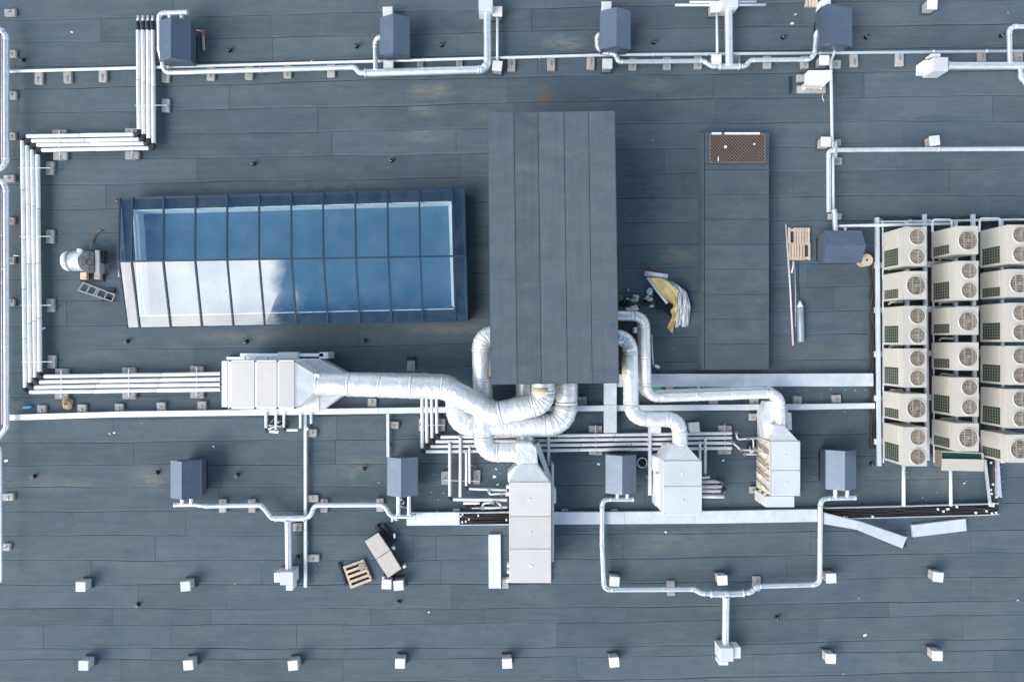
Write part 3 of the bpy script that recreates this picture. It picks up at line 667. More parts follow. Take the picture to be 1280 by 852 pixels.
cone_x(root, 369.3, 453, 511, 392, 467, 491.5, 1.15, zt - .02, 1.35, 2.05)
MB().poly([(392.2, 467), (399, 467.5), (399, 491), (392.2, 491.5)], 1.3, 2.04).build('collar', 'foil_flat', root)
cone_x(root, 399, 449, 514, 431, 466, 492, 0.25, 1.02, 0.40, 0.95)
MB().pbox(369.5, 448.5, 398.8, 514, 0.18, 1.05).build('lower_casing', 'ahu_frame', root, bev=.01)
MB().pbox(283, 513.5, 372, 516, 0.0, 0.18).build('base_rail', 'galv', root); MB().pbox(283, 446, 372, 449, 0.0, 0.18).build('base_rail', 'galv', root)
MB().pbox(300, 441.5, 404, 445.5, 0.75, 0.85).build('cable_channel', 'conduit', root)
MB().pbox(347, 440, 372, 448, 0.7, 1.0).build('control_box', 'ahu_cool', root, bev=.01)
MB().pbox(399, 440, 410, 448, 0.0, 0.85).build('channel_foot', 'conduit', root)
for x in (305, 318, 332, 338): MB().pbox(x, 445.5, x + 1.5, 449, 0.75, 0.83).build('bracket', 'galv', root)

def ahu_vertical(label, rect_top, zt, seams, m, lower=None, cone=None, name='air_handler'):
    x0, y0, x1, y1 = rect_top
    root = T(name, label, 'air handler', P((x0 + x1) / 2, (y0 + y1) / 2), AH)
    MB().pbox(x0, y0, x1, y1, 0.16, zt - .02).build('casing', m, root, bev=.012)
    ys_ = [y0] + seams + [y1]
    for k in range(len(ys_) - 1):
        MB().pbox(x0 + .2, ys_[k] + .3, x1 - .2, ys_[k + 1] - .35, zt - .022, zt + .012).build('roof_panel', m, root, bev=.008)
    for k in range(len(ys_) - 1):
        c = P((x0 + x1) / 2 + (k - 1) * 1.2, (ys_[k] + ys_[k + 1]) / 2, zt); MB().cyl(c + Vector((0, 0, .012)), c + Vector((0, 0, .04)), .035, n=12).build('lifting_eye', 'ahu_frame', root)
        for xx in (x0 + 1.2, x1 - 1.8):
            for yy in (ys_[k] + 1.4, ys_[k + 1] - 1.8): MB().pbox(xx, yy, xx + .7, yy + .7, zt + .01, zt + .022).build('screw_cap', 'steel', root)
    for xx in (x0 + 3, x1 - 4):
        MB().pbox(xx, y0, xx + 3, y1, 0, .16).build('base_rail', 'galv', root)
    if cone:
        (cx0, cx1, cy), zc = cone
        A = [P(x0 + .5, y0, zt), P(x1 - 2, y0, zt)]; B = [P(cx0, cy, zt), P(cx1, cy, zt)]
        v = [(A[0].x, A[0].y, zt - .95), (A[1].x, A[1].y, zt - .95), (A[1].x, A[1].y, zt - .03), (A[0].x, A[0].y, zt - .03),
             (B[0].x, B[0].y, zt - .75), (B[1].x, B[1].y, zt - .75), (B[1].x, B[1].y, zt - .12), (B[0].x, B[0].y, zt - .12)]
        MB().add(v, [[0, 1, 2, 3], [4, 7, 6, 5], [3, 2, 6, 7], [0, 4, 5, 1], [0, 3, 7, 4], [1, 5, 6, 2]]).build('transition', 'foil_flat', root)
    return root
u1 = ahu_vertical('long warm-white air handler with three roof panels at the bottom middle', (636.5, 602, 689, 728), 1.75, [645, 685.5], 'ahu', cone=((649.6, 671, 580.5), 0))
MB().pbox(689.4, 581, 692.5, 702, .2, 1.0).build('side_casing', 'ahu_cool', u1, bev=.01)
MB().pbox(690, 611, 695, 629, .3, .95).build('control_box', 'ahu_frame', u1, bev=.01)
MB().poly([(645, 553.5), (664, 553.5), (671, 560), (672.5, 580), (645, 580)], 1.0, 1.62).build('elbow_box', 'foil', u1, bev=.03)
v0 = [P(668, 556, .95), P(674, 553, .95), P(690, 598, .95), P(686, 602, .95)]
MB().hexa([(p.x, p.y, .3) for p in v0], [(p.x, p.y, .95) for p in v0]).build('lower_transition', 'foil_flat', u1)
v0 = [P(645, 582, 1.1), P(650, 580, 1.1), P(640, 602, 1.1), P(635, 602, 1.1), P(634.5, 592, 1.1)]
MB().hexa([(p.x, p.y, .3) for p in v0[::-1]], [(p.x, p.y, 1.1) for p in v0[::-1]]).build('lower_transition', 'foil_flat', u1)
for y, w_ in ((607, 4), (616, 5), (705, 3), (713, 3), (724, 4)): MB().pbox(636.8 - w_, y, 636.4, y + 3.5, .5, .75).build('valve_cap', 'pvc', u1)
MB().pbox(628, 724, 635.5, 735, 0, .3).build('foot_block', 'concrete', u1)
u2 = ahu_vertical('short pale grey air handler with two roof panels and side pipe stubs', (829.5, 575.5, 877.5, 643), 1.7, [607.5], 'ahu_cool', cone=((841, 859, 556.5), 0))
MB().pbox(821, 592, 829, 632, .3, 1.0).build('control_box', 'ahu_frame', u2, bev=.02)
MB().pbox(817.5, 570, 826, 590, .3, .75).build('valve_box', 'pvc', u2, bev=.03)
MB().pbox(819, 608, 822, 632, .16, .7).build('side_tray', 'ahu_cool', u2)
p_ = [(823, 573), (833, 558), (841, 556), (836, 574)]
MB().poly(p_, .4, 1.0).build('lower_transition', 'foil_flat', u2)
for k, (y, l, m_) in enumerate(((597, 9, 'pvc'), (602, 22, 'pink'), (608, 24, 'pink'), (613, 27, 'pink'), (620, 27, 'pvc'))):
    MB().cyl(P(877, y, .6), P(878 + l, y - 1 + k * .4, .6), 0.055 if k else .04, n=10).build('pipe_stub', m_, u2)
for (x, y, x2, y2) in ((896, 597, 901, 601), (901, 615, 907, 609)): MB().cyl(P(x, y, .6), P(x2, y2, .6), .07, n=10).build('pipe_elbow', 'rubber', u2)
u3 = ahu_vertical('tall grey air handler whose open side shows yellow tags and hoses', (964.7, 551, 1000.5, 619.5), 1.5, [587.5], 'ahu_cool', cone=((970, 981.5, 532), 0))
MB().pbox(957, 620, 993, 633.5, .16, 1.2).build('end_casing', 'ahu_cool', u3, bev=.01)
MB().pbox(951.5, 506, 985, 551, .16, .55).build('lower_deck', 'ahu_cool', u3)
MB().poly([(951, 520), (958, 502), (970, 501), (970, 548), (957, 552)], .5, .95).build('lower_transition', 'foil_flat', u3)
MB().poly([(981, 516), (989, 516), (990, 537), (985, 537)], .4, .9).build('lower_transition', 'foil_flat', u3)
xf0 = P(964.7, 551, 1.5).x - 0.012; zside = lambda f: 0.25 + f * 1.15
yA, yB = P(964, 552, 1.5).y, P(964, 619, 1.5).y
MB().box(xf0 - .03, xf0, yB, yA, .2, 1.45).build('side_panel', 'ahu', u3)
random.seed(21)
for k in range(10):
    f = k / 9.5; y = yA + (yB - yA) * (f + .04)
    for zf in (0.28, 0.72):
        if random.random() < .8:
            z = zside(zf + random.uniform(-.06, .06)); MB().box(xf0 - .07, xf0 - .031, y - .10, y - .02, z, z + .12).build('valve_tag', 'tag', u3)
for k, f in enumerate((.06, .12, .33, .40, .55, .62, .80)):
    y = yA + (yB - yA) * f
    MB().cyl((xf0 - .09, y, .2), (xf0 - .06, y - .22, 1.4), .018, n=8).build('hose', 'copper', u3)
for f, z in ((.25, .9), (.88, .9), (.7, .45)): 
    y = yA + (yB - yA) * f; MB().box(xf0 - .08, xf0 - .031, y - .13, y, z, z + .2).build('label_plate', 'film', u3)

# ------------------------------------------------------------------ foil ducts
foil_duct('foil_duct', 'fat foil duct from the left air handler bending up under the plant room, topmost', [(398, 479, 1.72), (557, 484.5, 1.75), (619, 517, 1.8), (679, 503, 1.85), (679, 462, 1.85)], 0.385, 0.45)
foil_duct('foil_duct', 'fat foil duct looping below the topmost one in a wide U', [(431, 478.5, .68), (530, 480, .75), (571, 482, .85), (571, 532, 1.0), (708, 531, 1.05), (708, 455, 1.05)], 0.375, 0.75)
foil_duct('foil_duct', 'foil duct leaving the left wall of the plant room and dropping straight down', [(640, 419, 1.25), (602, 419, 1.25), (605, 565, 1.1), (648, 565, 1.28)], 0.33, 0.50)
foil_duct('foil_duct', 'short foil duct running straight down to the long warm-white air handler', [(655, 462, .62), (657, 560, .62)], 0.30, 0.3)
foil_duct('foil_duct', 'foil duct from the plant room bending twice down to the short grey air handler', [(742, 420, 1.35), (787.5, 421, 1.35), (789, 523, 1.35), (849, 524, 1.35), (850, 558, 1.35)], 0.25, 0.55)
foil_duct('foil_duct', 'slim foil duct along the wide tray to the tall grey air handler, upper one', [(742, 394.5, 1.30), (806, 394.5, 1.30), (808.5, 497, 1.25), (975, 491, 1.2), (976, 533, 1.15)], 0.165, 0.45)
foil_duct('foil_duct', 'slim foil duct half hidden beneath the upper slim duct to the tall air handler', [(802, 405, .75), (803, 493, .75), (965, 487, .75), (968, 505, .75)], 0.15, 0.35)
# torn brown insulation showing on three of the ducts
for (a, b, z, r_, lab) in (((609, 436), (611.3, 470), 1.22, .22, 'strip of bare tan insulation beside the duct left of the plant room'), ((781.6, 445), (782, 474), 1.40, .12, 'strip of bare yellow insulation on the duct right of the plant room'),
                      ((678, 484), (678, 494), 1.93, .33, 'patch of bare tan insulation where the topmost duct meets the plant room')):
    tag(MB().sweep([P(*a, z), P(*b, z)], r_, 14).build('insulation_strip', mat('bare insulation', (0.60, 0.50, 0.38), .9, var=.15, scale=8), None), lab, 'insulation', 'bare insulation patches')

# ------------------------------------------------------------------ trays and covers
def tray(name, label, pts, z0, z1, wpx, cat='cable tray', mat_='tray', step=80, group=None, name_part='cover'):
    c = P(*pts[0]); root = T(name, label, cat, (c.x, c.y, 0), group)
    for i in range(len(pts) - 1):
        a, b = P(*pts[i], z1), P(*pts[i + 1], z1); ln = (b - a).length; k = max(1, round(ln / (step * M1))); d = (b - a).normalized()
        w_ = wpx * (H - z1) / FPX
        for j in range(k):
            p = a.lerp(b, j / k) + d * .004; q = a.lerp(b, (j + 1) / k) - d * .004
            dz = Vector((0, 0, (z0 - z1) / 2))
            MB().bar(p + dz, q + dz, w_ + random.uniform(-.006, .006), (z1 - z0) + random.uniform(-.004, .004)).build(name_part, mat_, root, bev=.006)
        k = max(2, int(ln / 2.2))
        for j in range(k):
            p = a.lerp(b, (j + .5) / k); 
            if z0 > .05: MB().box(p.x - .05, p.x + .05, p.y - .05, p.y + .05, 0, z0 - .003).build('foot', 'galv', root)
    return root
tray('cable_tray', 'wide silver covered tray running right from the plant room to the outdoor units', [(766, 475.5), (1092, 474.5)], .18, .32, 16)
tray('trunking', 'narrow white trunking crossing the whole roof below the left air handler', [(10, 521.8), (150, 517.6), (300, 515.6), (560, 512), (760, 510)], .16, .26, 7, mat_='conduit', cat='cable trunking')
tray('trunking', 'narrow white trunking from the plant room to the frame of outdoor units', [(762, 510), (1000, 508.5), (1094, 507)], .16, .26, 7, mat_='conduit', cat='cable trunking')
tray('cable_tray', 'short wide tray dropping straight down from the plant room edge', [(763, 470), (763, 541)], .30, .42, 16, step=30)
tray('cable_tray', 'covered tray under the fan housing with two ducts, left of the air handler', [(508, 648.5), (574.5, 648)], .14, .26, 16, step=60)
tray('cable_tray', 'long covered tray from the warm-white air handler to the lifted cover', [(692, 647.5), (870, 646.5), (1022, 644)], .14, .26, 15.5)
tray('cable_tray', 'thin upright tray from trunking down to the two-duct fan housing', [(484.5, 517), (485, 572)], .12, .2, 3.6, mat_='conduit')
tray('cable_tray', 'thin tray running down from trunking past the ducts to open felt', [(381.3, 518), (381.5, 734)], .12, .2, 3.6, mat_='conduit')
tray('cable_tray', 'thin grey strut crossing the pipe bundle left of the short air handler', [(812.5, 532), (812.5, 619)], .34, .42, 4, mat_='tray')
tray('cable_tray', 'thin grey strut crossing the pipe bundle right of the long air handler', [(686, 540), (686, 582)], .34, .42, 3.2, mat_='tray')
# open tray with black pipes, left piece and right piece
def open_tray(label, pts, wpx, n, z=.2, clips=8, rail=True):
    c = P(*pts[0]); root = T('pipe_tray', label, 'pipe tray', (c.x, c.y, 0), 'open trays of black pipes')
    path = [P(*p, z) for p in pts]; w_ = wpx * M1
    mb = MB()
    for i in range(len(path) - 1):
        a, b = path[i], path[i + 1]; d = (b - a).normalized(); s_ = Vector((-d.y, d.x, 0))
        MB().bar(a - Vector((0, 0, .1)), b - Vector((0, 0, .1)), w_ * .98, .012).build('tray_floor', 'rubber', root)
        if rail:
            for sg in (-1, 1): MB().bar(a + s_ * sg * w_ / 2, b + s_ * sg * w_ / 2, .035, .14).build('side_rail', 'galv', root)
    for k in range(n):
        off = ((k + .5) / n - .5) * w_ * .92; pp = []
        for i in range(len(path) - 1):
            a, b = path[i], path[i + 1]; d = (b - a).normalized(); s_ = Vector((-d.y, d.x, 0)); m_ = max(2, int((b - a).length / .5))
            for j in range(m_ + 1):
                pp.append(a.lerp(b, j / m_) + s_ * (off + random.uniform(-.012, .012)) + Vector((0, 0, random.uniform(-.02, .03))))
        MB().sweep(pp, w_ / n * random.uniform(.36, .46), 8).build('insulated_pipe', 'brownpipe' if k % 2 else 'rubber', root)
    for k in range(clips):
        i = random.randrange(len(path) - 1); p = path[i].lerp(path[i + 1], random.random()); d = (path[i + 1] - path[i]).normalized(); s_ = Vector((-d.y, d.x, 0))
        p = p + s_ * random.uniform(-.4, .4) * w_
        MB().box(p.x - .025, p.x + .025, p.y - .035, p.y + .035, z, z + .08).build('tie', 'pvc', root)
    return root
random.seed(5)
open_tray('open tray of black pipes beside the long air handler, covers missing', [(575, 647.8), (636, 647)], 15, 6, clips=7)
open_tray('long open tray of black pipes below the outdoor units beside lifted cover', [(1030, 641), (1120, 639), (1228, 636), (1247, 635)], 13.5, 7, clips=14)
open_tray('short upright run of brown-black pipes dropping from the outdoor units', [(1240.5, 572), (1241, 632)], 11, 5, clips=8, rail=False)
tag(MB().poly([(1247, 574), (1249, 574), (1252.5, 622), (1246.5, 619)], .10, .34).build('cover_strip', 'galv', None), 'loose tapering silver strip leaning beside the upright black pipes', 'metal strip')
tag(MB().bar(P(1231, 574, .3), P(1237.5, 630, .3), .05, .10).build('tray_rail', 'galv', None), 'slanting silver rail left of the upright black pipes', 'metal rail')
root = T('loose_cover', 'lifted silver tray cover bent at its middle, right end of the long tray', 'tray cover', P(1080, 660))
c1 = [(1030, 640.5), (1076, 652), (1070, 661.5), (1030, 654.5)]; c2 = [(1076.5, 652), (1133.5, 671.5), (1128, 685), (1070.5, 661.5)]
for q in (c1, c2): MB().poly(q, .36, .40).build('cover', 'tray', root, bev=.004)
MB().bar(P(1030, 640.3, .33), P(1076, 651.8, .33), .02, .09).build('lip', 'tray', root); MB().bar(P(1076.5, 651.8, .33), P(1133.5, 671.2, .33), .02, .09).build('lip', 'tray', root)
MB().box(*(lambda p: (p.x - .2, p.x + .2, p.y - .1, p.y + .1))(P(1050, 650)), .27, .357).build('packer', 'rubber', root)
MB().box(*(lambda p: (p.x - .1, p.x + .1, p.y - .1, p.y + .1))(P(1122, 676)), 0, .357).build('packer', 'rubber', root)
o = MB().poly([(1140.5, 656), (1207.5, 648), (1208.5, 663), (1142, 671)], .01, .13).build('loose_cover', 'tray', None, bev=.006); tag(o, 'loose silver tray cover lying alone on felt below the black pipes', 'tray cover')
o = MB().poly([(610.5, 668), (625.5, 668), (626.5, 735), (611, 735)], .01, .14).build('loose_cover', 'tray', None, bev=.006); tag(o, 'loose silver tray cover lying upright left of the long air handler', 'tray cover')

# ------------------------------------------------------------------ spiral ducts and conduits
spiral('spiral_duct', 'long spiral duct along the top from the first fan housing to the thick section', [(235, 16, .8), (199, 17, .8), (199.5, 62, .6), (206, 91, .42), (330, 88.6), (444, 84.3), (448.5, 91.5), (458, 91.5)], .42, 6.2, .22)
for x in (212, 227): tag(MB().cyl(P(x, 14, .8), P(x + .5, 27, .74), .065, n=12).build('duct_stub', 'galv', None), f"short duct stub into the {'left' if x < 220 else 'right'} of the top-left fan housing's upper side", 'duct stub')
spiral('spiral_duct', 'thick spiral duct along the top turning up to a square box', [(456, 91.5), (604, 87), (609.5, 80), (609, 14)], .45, 9.6, .30)
spiral('spiral_duct', 'short spiral elbow rising into the second fan housing on the top edge', [(469.5, 88), (469, 55), (471, 48, .6), (480, 46, .6)], .5, 6, .2)
spiral('spiral_duct', 'hooked spiral duct from the third fan housing to the top tee', [(756, 42, .6), (746, 44, .6), (747, 60), (757, 66.5), (769, 68), (773, 77.5), (879, 76.5), (890, 83.5), (900, 83.5)], .42, 5.6, .16)
spiral('spiral_duct', 'spiral tee piece under the thick upright duct at the top', [(899, 83.6), (925, 83.4)], .43, 7.5, .2)
spiral('spiral_duct', 'spiral duct from the top tee to the darker fan housing', [(924, 83.3), (932, 83), (938, 75.5), (1012, 74.6), (1018, 68), (1020.5, 40), (1030, 36, .5)], .42, 5.6, .18)
spiral('spiral_duct', 'thick upright spiral duct from the top tee to a square box', [(911.5, 83), (910.6, 9)], .48, 10, .2)
spiral('spiral_duct', 'thick smooth duct leaving a pair of boxes at the top right', [(1184, 82.5), (1300, 82.2)], .45, 9.5, .2)
spiral('spiral_duct', 'white elbow duct rising from the thick top right duct to the frame edge', [(1262.5, 80), (1261.5, 38), (1266, 33.5), (1300, 33.5)], .5, 6, .18)
spiral('spiral_duct', 'short bent duct below the thick top right duct', [(1275.5, 84), (1276, 97), (1284, 106)], .45, 6, .2)
spiral('spiral_duct', 'spiral duct from the right edge turning down beside the pallet side conduit', [(1300, 186), (1046, 187.6), (1035.6, 188.5), (1035.8, 265)], .40, 5.8, .28)
spiral('spiral_duct', 'thick short duct dropping into the crosswise fan housing', [(1042, 262), (1043.5, 268), (1044, 290)], .6, 6, .1)
spiral('spiral_duct', 'tall spiral duct down the left edge, upper piece', [(-4, 37), (3, 38), (7.8, 45), (7.8, 202), (3, 211), (-10, 212)], .50, 7, .25)
spiral('spiral_duct', 'tall spiral duct down the left edge, lower piece', [(-8, 225), (4, 227), (7.6, 236), (8.4, 534), (-3, 549)], .50, 6.6, .28)
spiral('spiral_duct', 'narrow duct at the very left edge beside the lowest rows', [(-5, 556), (0.8, 560), (1.2, 727)], .5, 3.4, .2)
spiral('spiral_duct', 'spiral duct from the lone lower fan housing sweeping into the left tee', [(218, 630.5), (243, 630), (258, 632), (327, 631), (334, 640), (340, 647.5), (347, 647.5)], .42, 6, .22)
spiral('spiral_duct', 'spiral tee of the left lower duct system', [(344, 647.5), (381, 647.2)], .43, 7.6, .2)
spiral('spiral_duct', 'spiral duct from the left tee sweeping right to the two-duct fan housing', [(380, 647.2), (388, 645), (393.5, 631), (480, 630.6), (487.5, 643), (494, 645), (520, 645)], .45, 6, .22)
spiral('spiral_duct', 'upright spiral duct from the left tee down to a white box', [(360, 650), (361, 714)], .45, 8.6, .2)
spiral('spiral_duct', 'spiral duct from the fourth lower fan housing down around to the right tee', [(792, 623.6), (752.5, 623.4), (752.5, 680), (755, 736.6), (868, 736), (877, 741), (890, 742)], .42, 6.2, .26)
spiral('spiral_duct', 'thicker tapering tee of the right lower duct system', [(888, 742), (908, 742.2), (930, 741)], .43, 8, .2)
spiral('spiral_duct', 'spiral duct from the right tee up to the housing by the outdoor units', [(929, 741), (939, 739.6), (945.5, 732.4), (1024.5, 730), (1025.5, 622.5), (1069.5, 621.5)], .42, 6.2, .26)
spiral('spiral_duct', 'upright spiral duct from the right tee down to a white box', [(907.5, 745), (906.7, 808)], .45, 9, .2)
for i, (x, y, y2, hs) in enumerate(((228, 629, 619, 'lone lower'), (239, 629, 618.5, 'lone lower'), (771.7, 622.5, 612, 'fourth lower'), (784, 622.5, 612, 'fourth lower'), (1044, 621, 607, 'frame-side lower'), (1059, 621, 607, 'frame-side lower'))):
    tag(MB().sweep([P(x, y, .45), P(x, y - 3, .48), P(x, y2, .62)], .066, 12).build('duct_stub', 'galv', None), f"{'left' if i % 2 == 0 else 'right'} short white stub between duct and {hs} fan housing", 'duct stub', 'duct stubs under housings')
for x, w_, lb in ((498, 5.4, 'left'), (511.3, 5, 'right')):
    spiral('spiral_duct', f'{lb} of two short ducts below the two-duct fan housing', [(x, 616, .55), (x, 643, .48)], .5, w_, .1)
def conduit(label, pts, z, wpx, m='conduit', cat='conduit', rad=.12):
    p = px_path(pts, z); r = wpx * (H - z) / FPX / 2
    root = T('conduit', label, cat, (p[0].x, p[0].y, 0), 'thin white conduits')
    MB().sweep(flat(bez(p, rad, 5)), r, 10).build('tube', m, root)
    for i in range(len(p) - 1):
        ln = (p[i + 1] - p[i]).length; d = (p[i + 1] - p[i]).normalized(); k = int(ln / 1.5)
        for j in range(1, k): 
            c = p[i].lerp(p[i + 1], j / k); MB().cyl(c - d * .03, c + d * .03, r * 1.18, n=10).build('socket', m, root)
    return root
conduit('thin white conduit crossing the whole top of the roof', [(10, 89.5), (85, 87.3), (170, 84.5), (320, 79.8), (460, 76), (600, 73.6), (750, 69), (950, 67.3), (1100, 65), (1300, 63.8)], .26, 3.6)
conduit('thin upright conduit between two white caps beside the thick duct', [(621.6, 14), (621.6, 79)], .36, 3.4)
conduit('thin upright conduit beside the top tee duct', [(896, 12), (896.6, 72)], .36, 3.2)
conduit('upper of two thin bars on the top edge', [(862, 2.8), (945, 2.5)], .3, 2.8)
conduit('lower of two thin bars on the top edge', [(844, 6.6), (957, 6.4)], .34, 3)
conduit('long thin conduit from the darker fan housing down past the white box', [(1043, 56), (1043, 66), (1038.6, 76), (1039, 110), (1040.2, 178), (1042.5, 188), (1041, 200), (1041.5, 264)], .34, 3.6)
conduit('thin conduit from the crosswise fan housing to the outdoor unit frame', [(1047, 282.6), (1120, 281.5), (1190, 279.5)], .5, 3.8)
conduit('small stub joining that conduit to the crosswise housing', [(1056.5, 283, .5), (1056.5, 290, .7)], .5, 3.2)
conduit('white pipe dropping from the outer column of outdoor units to the black pipes', [(1129.5, 575), (1129.5, 632)], .3, 4.4)
conduit('white pipe dropping from the middle column of outdoor units to the black pipes', [(1188, 575), (1188.6, 632)], .3, 3.8)
conduit('inner thin pipe at the left edge behind the upper duct', [(2.5, 44), (2.5, 205)], .3, 2, m='pink')
conduit('inner thin pipe at the left edge behind the lower duct', [(2.2, 235), (2.6, 530)], .3, 2, m='pink')
conduit('thin white grounding rod at the plain left row by the four pipes', [(16.5, 319.5), (25, 319.5)], .1, 1.3)

# boxes at the ends of the ducts
def vent_box(label, parts):
    c = parts[0]; root = T('duct_box', label, 'duct box', P((c[0] + c[2]) / 2, (c[1] + c[3]) / 2), 'boxes at the duct ends')
    for i, (x0, y0, x1, y1, z0, z1) in enumerate(parts): MB().pbox(x0, y0, x1, y1, z0, z1).build('box' if i == 0 else 'hood', 'pvc' if z1 < .7 else 'ahu_cool', root, bev=.012)
    return root
vent_box('square white box on the top edge ending the thick turning duct', [(598.3, -6, 615.8, 13.2, .1, .75)])
vent_box('pale square box on the top edge over the tee duct', [(903, -6, 923, 9, .1, .75)])
vent_box('pair of stepped white boxes at the top right', [(1166.7, 71.5, 1185.5, 89, .1, .72), (1154.3, 75.5, 1166.2, 89, .05, .5), (1164, 67, 1176, 71.2, .05, .4)])
vent_box('white box with side hood at the lower end of the left upright duct', [(350, 714.5, 366.5, 731, .1, .72), (342.5, 715.5, 349.6, 727.5, .1, .6), (357.5, 731.4, 366, 737.5, .05, .5)])
vent_box('white box with side hood at the lower end of the right upright duct', [(900, 809.5, 917, 826.5, .1, .72), (917.4, 808.5, 926, 822.5, .1, .55), (899, 827, 910.5, 831, .05, .5)])
root = T('inspection_box', 'white angular box on two concrete slabs below the darker fan housing', 'junction box', P(1022, 95))
for x0, x1 in ((997, 1014), (1014.6, 1032.5)): MB().pbox(x0, 107, x1, 116, 0, .1).build('slab', 'concrete', root, bev=.01)
MB().pbox(996.5, 93, 1006, 102, 0, .1).build('slab', 'concrete', root, bev=.01)
MB().poly([(1010.5, 88), (1040, 87.5), (1040.5, 99), (1036, 101), (1010, 100)], .3, .62).build('box', 'pvc', root, bev=.012)
MB().poly([(1003, 106), (1010, 100.4), (1036, 101.2), (1031, 107.5)], .12, .45).build('hood', 'ahu', root, bev=.012)
for x in (1005, 1026): MB().cyl(P(x, 110, .1), P(x, 110, .2), .05, n=10).build('bolt', 'film', root)
MB().sweep([P(1029, 116, .02), P(1028, 122, .03), P(1030, 127, .02)], .012, 6).build('wire', 'pvc', root)
tag(MB().poly([(986.8, 96), (989.2, 96), (989.2, 116.3), (987, 116.3)], 0, .06).build('rubber_pad', 'rubber', None), 'thin black strip on felt left of the angular white box', 'rubber strip')
tag(MB().pbox(1043.2, 177, 1046.6, 196, .3, .5).build('cable_clamp', 'galv', None), 'small upright silver clamp where the right duct turns', 'clamp')

# ------------------------------------------------------------------ white jacketed pipes
G4 = 'four white jacketed pipes at the left'
names4 = ['outermost', 'second', 'third', 'innermost']
TOPY = [36, 36, 36, 36]
for k, (xv, y1, x2, y3, yend) in enumerate(((173.2, 165.3, 26.8, 486.5, 490), (179.6, 171.5, 33.5, 481, 483.5), (186, 180, 40, 476, 477), (192.6, 188, 46.5, 470.5, 470.5))):
    nm = ['outermost at the left corner', 'second from the outside', 'third from the outside', 'innermost at the left corner'][k]
    hy = (169, 175, 180.2, 186.2)[k]; vx = (173.8, 180, 186.2, 192.2)[k]
    hy2 = (490, 483.6, 477.2, 470.3)[k]
    vx2 = (28, 34.4, 40.8, 47)[k]; vx2b = (31.8, 38, 44.3, 50)[k]
    jacket_pipe('jacketed_pipe', f'white jacketed pipe of the left bundle, {nm}', [(vx - 1.2, 38), (vx, hy - 4 + 3), (vx2, hy + 3 - 1.5), (vx2b, hy2), (276, hy2 - 3.6)], .34 + .0 * k, 5.0, G4)
    tag(MB().cyl(P(vx - 1.2, 37.5, .34), P(vx - 1.2, 27, .34), .062, n=12).build('pipe_end', 'rubber', None), f'black cut end of the {ORD[k + 1]} white pipe from the left at the top', 'pipe end', 'black cut pipe ends')
    tag(MB().cyl(P(vx - 1.2, 27, .34), P(vx - 1.2, 20, .34), .042, n=12).build('bare_pipe', 'galv', None), f'bare silver tip of the {ORD[k + 1]} white pipe from the left at the top', 'pipe tip', 'bare silver pipe tips')
G5 = 'four white jacketed pipes across the middle'
for k, (vx, hy) in enumerate(((527.8, 563.5), (533.6, 557), (540, 550.8), (546, 545))):
    nm = ['lowest', 'second lowest', 'second highest', 'highest'][k]
    jacket_pipe('jacketed_pipe', f'white jacketed pipe of the middle bundle, {nm}', [(vx - .5, 490), (vx, hy + 1), (915, hy - 3.8)], .24, 4.0, G5)
brz = .33
def branch(label, pts, w_=3.6): jacket_pipe('branch_pipe', label, pts, brz, w_, 'white branch pipes at the air handlers')
branch('white branch pipe left of the long air handler, leftmost, turning right at its foot', [(562, 553), (562, 624), (634, 624.4)])
branch('white branch pipe left of the long air handler, second from the left', [(575.5, 546), (575.3, 621)])
branch('white branch pipe left of the long air handler, turning right at mid length', [(582.7, 564), (582.6, 610.5), (634, 612.5)], 3.0)
branch('white branch pipe left of the long air handler, rightmost and short', [(587, 559), (587, 604)], 2.8)
branch('short white pipe piece lying below the branch pipes', [(579, 628.5), (600, 628.5)], 3.2)
branch('white branch pipe right of the short air handler, left one', [(875, 551), (875.3, 588)], 3.2)
branch('white branch pipe right of the short air handler, right one', [(881.5, 546), (881.7, 592)], 3.2)
branch('left white drop pipe under the large left air handler, turning right', [(332.5, 514), (332.8, 538.5), (349, 540)], 3.4)
branch('middle white drop pipe under the large left air handler', [(345, 514), (345, 537)], 3)
branch('right white drop pipe under the large left air handler, turning right', [(355, 514), (355, 537.5), (373, 537.3)], 3)
branch('white drop pipe left of the thin tray under the left air handler', [(375.6, 516), (375.6, 535)], 3.2)
branch('white drop pipe right of the thin tray under the left air handler', [(389, 516), (389, 533), (381, 538)], 3.2)
def valve(label, pts, w_, m='pvc'):
    p = px_path(pts, .36); r = w_ * M1 / 2
    root = T('valve_loop', label, 'valve', (p[0].x, p[0].y, 0), 'small valve loops on branch pipes')
    MB().sweep(flat(bez(p, .1, 5)), r, 10).build('loop', m, root)
    for q in (p[0], p[len(p) // 2]): MB().cyl(q + Vector((0, 0, -.06)), q + Vector((0, 0, .1)), r * 1.6, n=10).build('bonnet', 'steel', root)
valve('small valve loop on the upper branch pipe at the long air handler', [(611, 613), (612, 617.5), (627, 616.5), (634, 616)], 2.4)
valve('curved valve loop on the lower branch pipe at the long air handler', [(616, 627.5), (604, 629), (603, 634), (612, 634.5), (634, 633.5)], 2.6)
valve('short slanting valve link beside the curved valve loop', [(622, 627), (627, 633)], 2.2)
valve('valve link with crossbar between middle bundle and tall air handler, upper', [(920, 541), (922, 549), (935, 548), (948, 547.5)], 2)
valve('valve link between middle bundle and tall air handler, slanting', [(915, 552), (926, 562), (948, 563)], 2.4)
valve('valve link between middle bundle and tall air handler, lowest', [(930, 567), (947, 567.5)], 2.6, 'pink')
valve('upright crossbar on the valve links left of the tall air handler', [(941.5, 547), (942, 560)], 1.8)

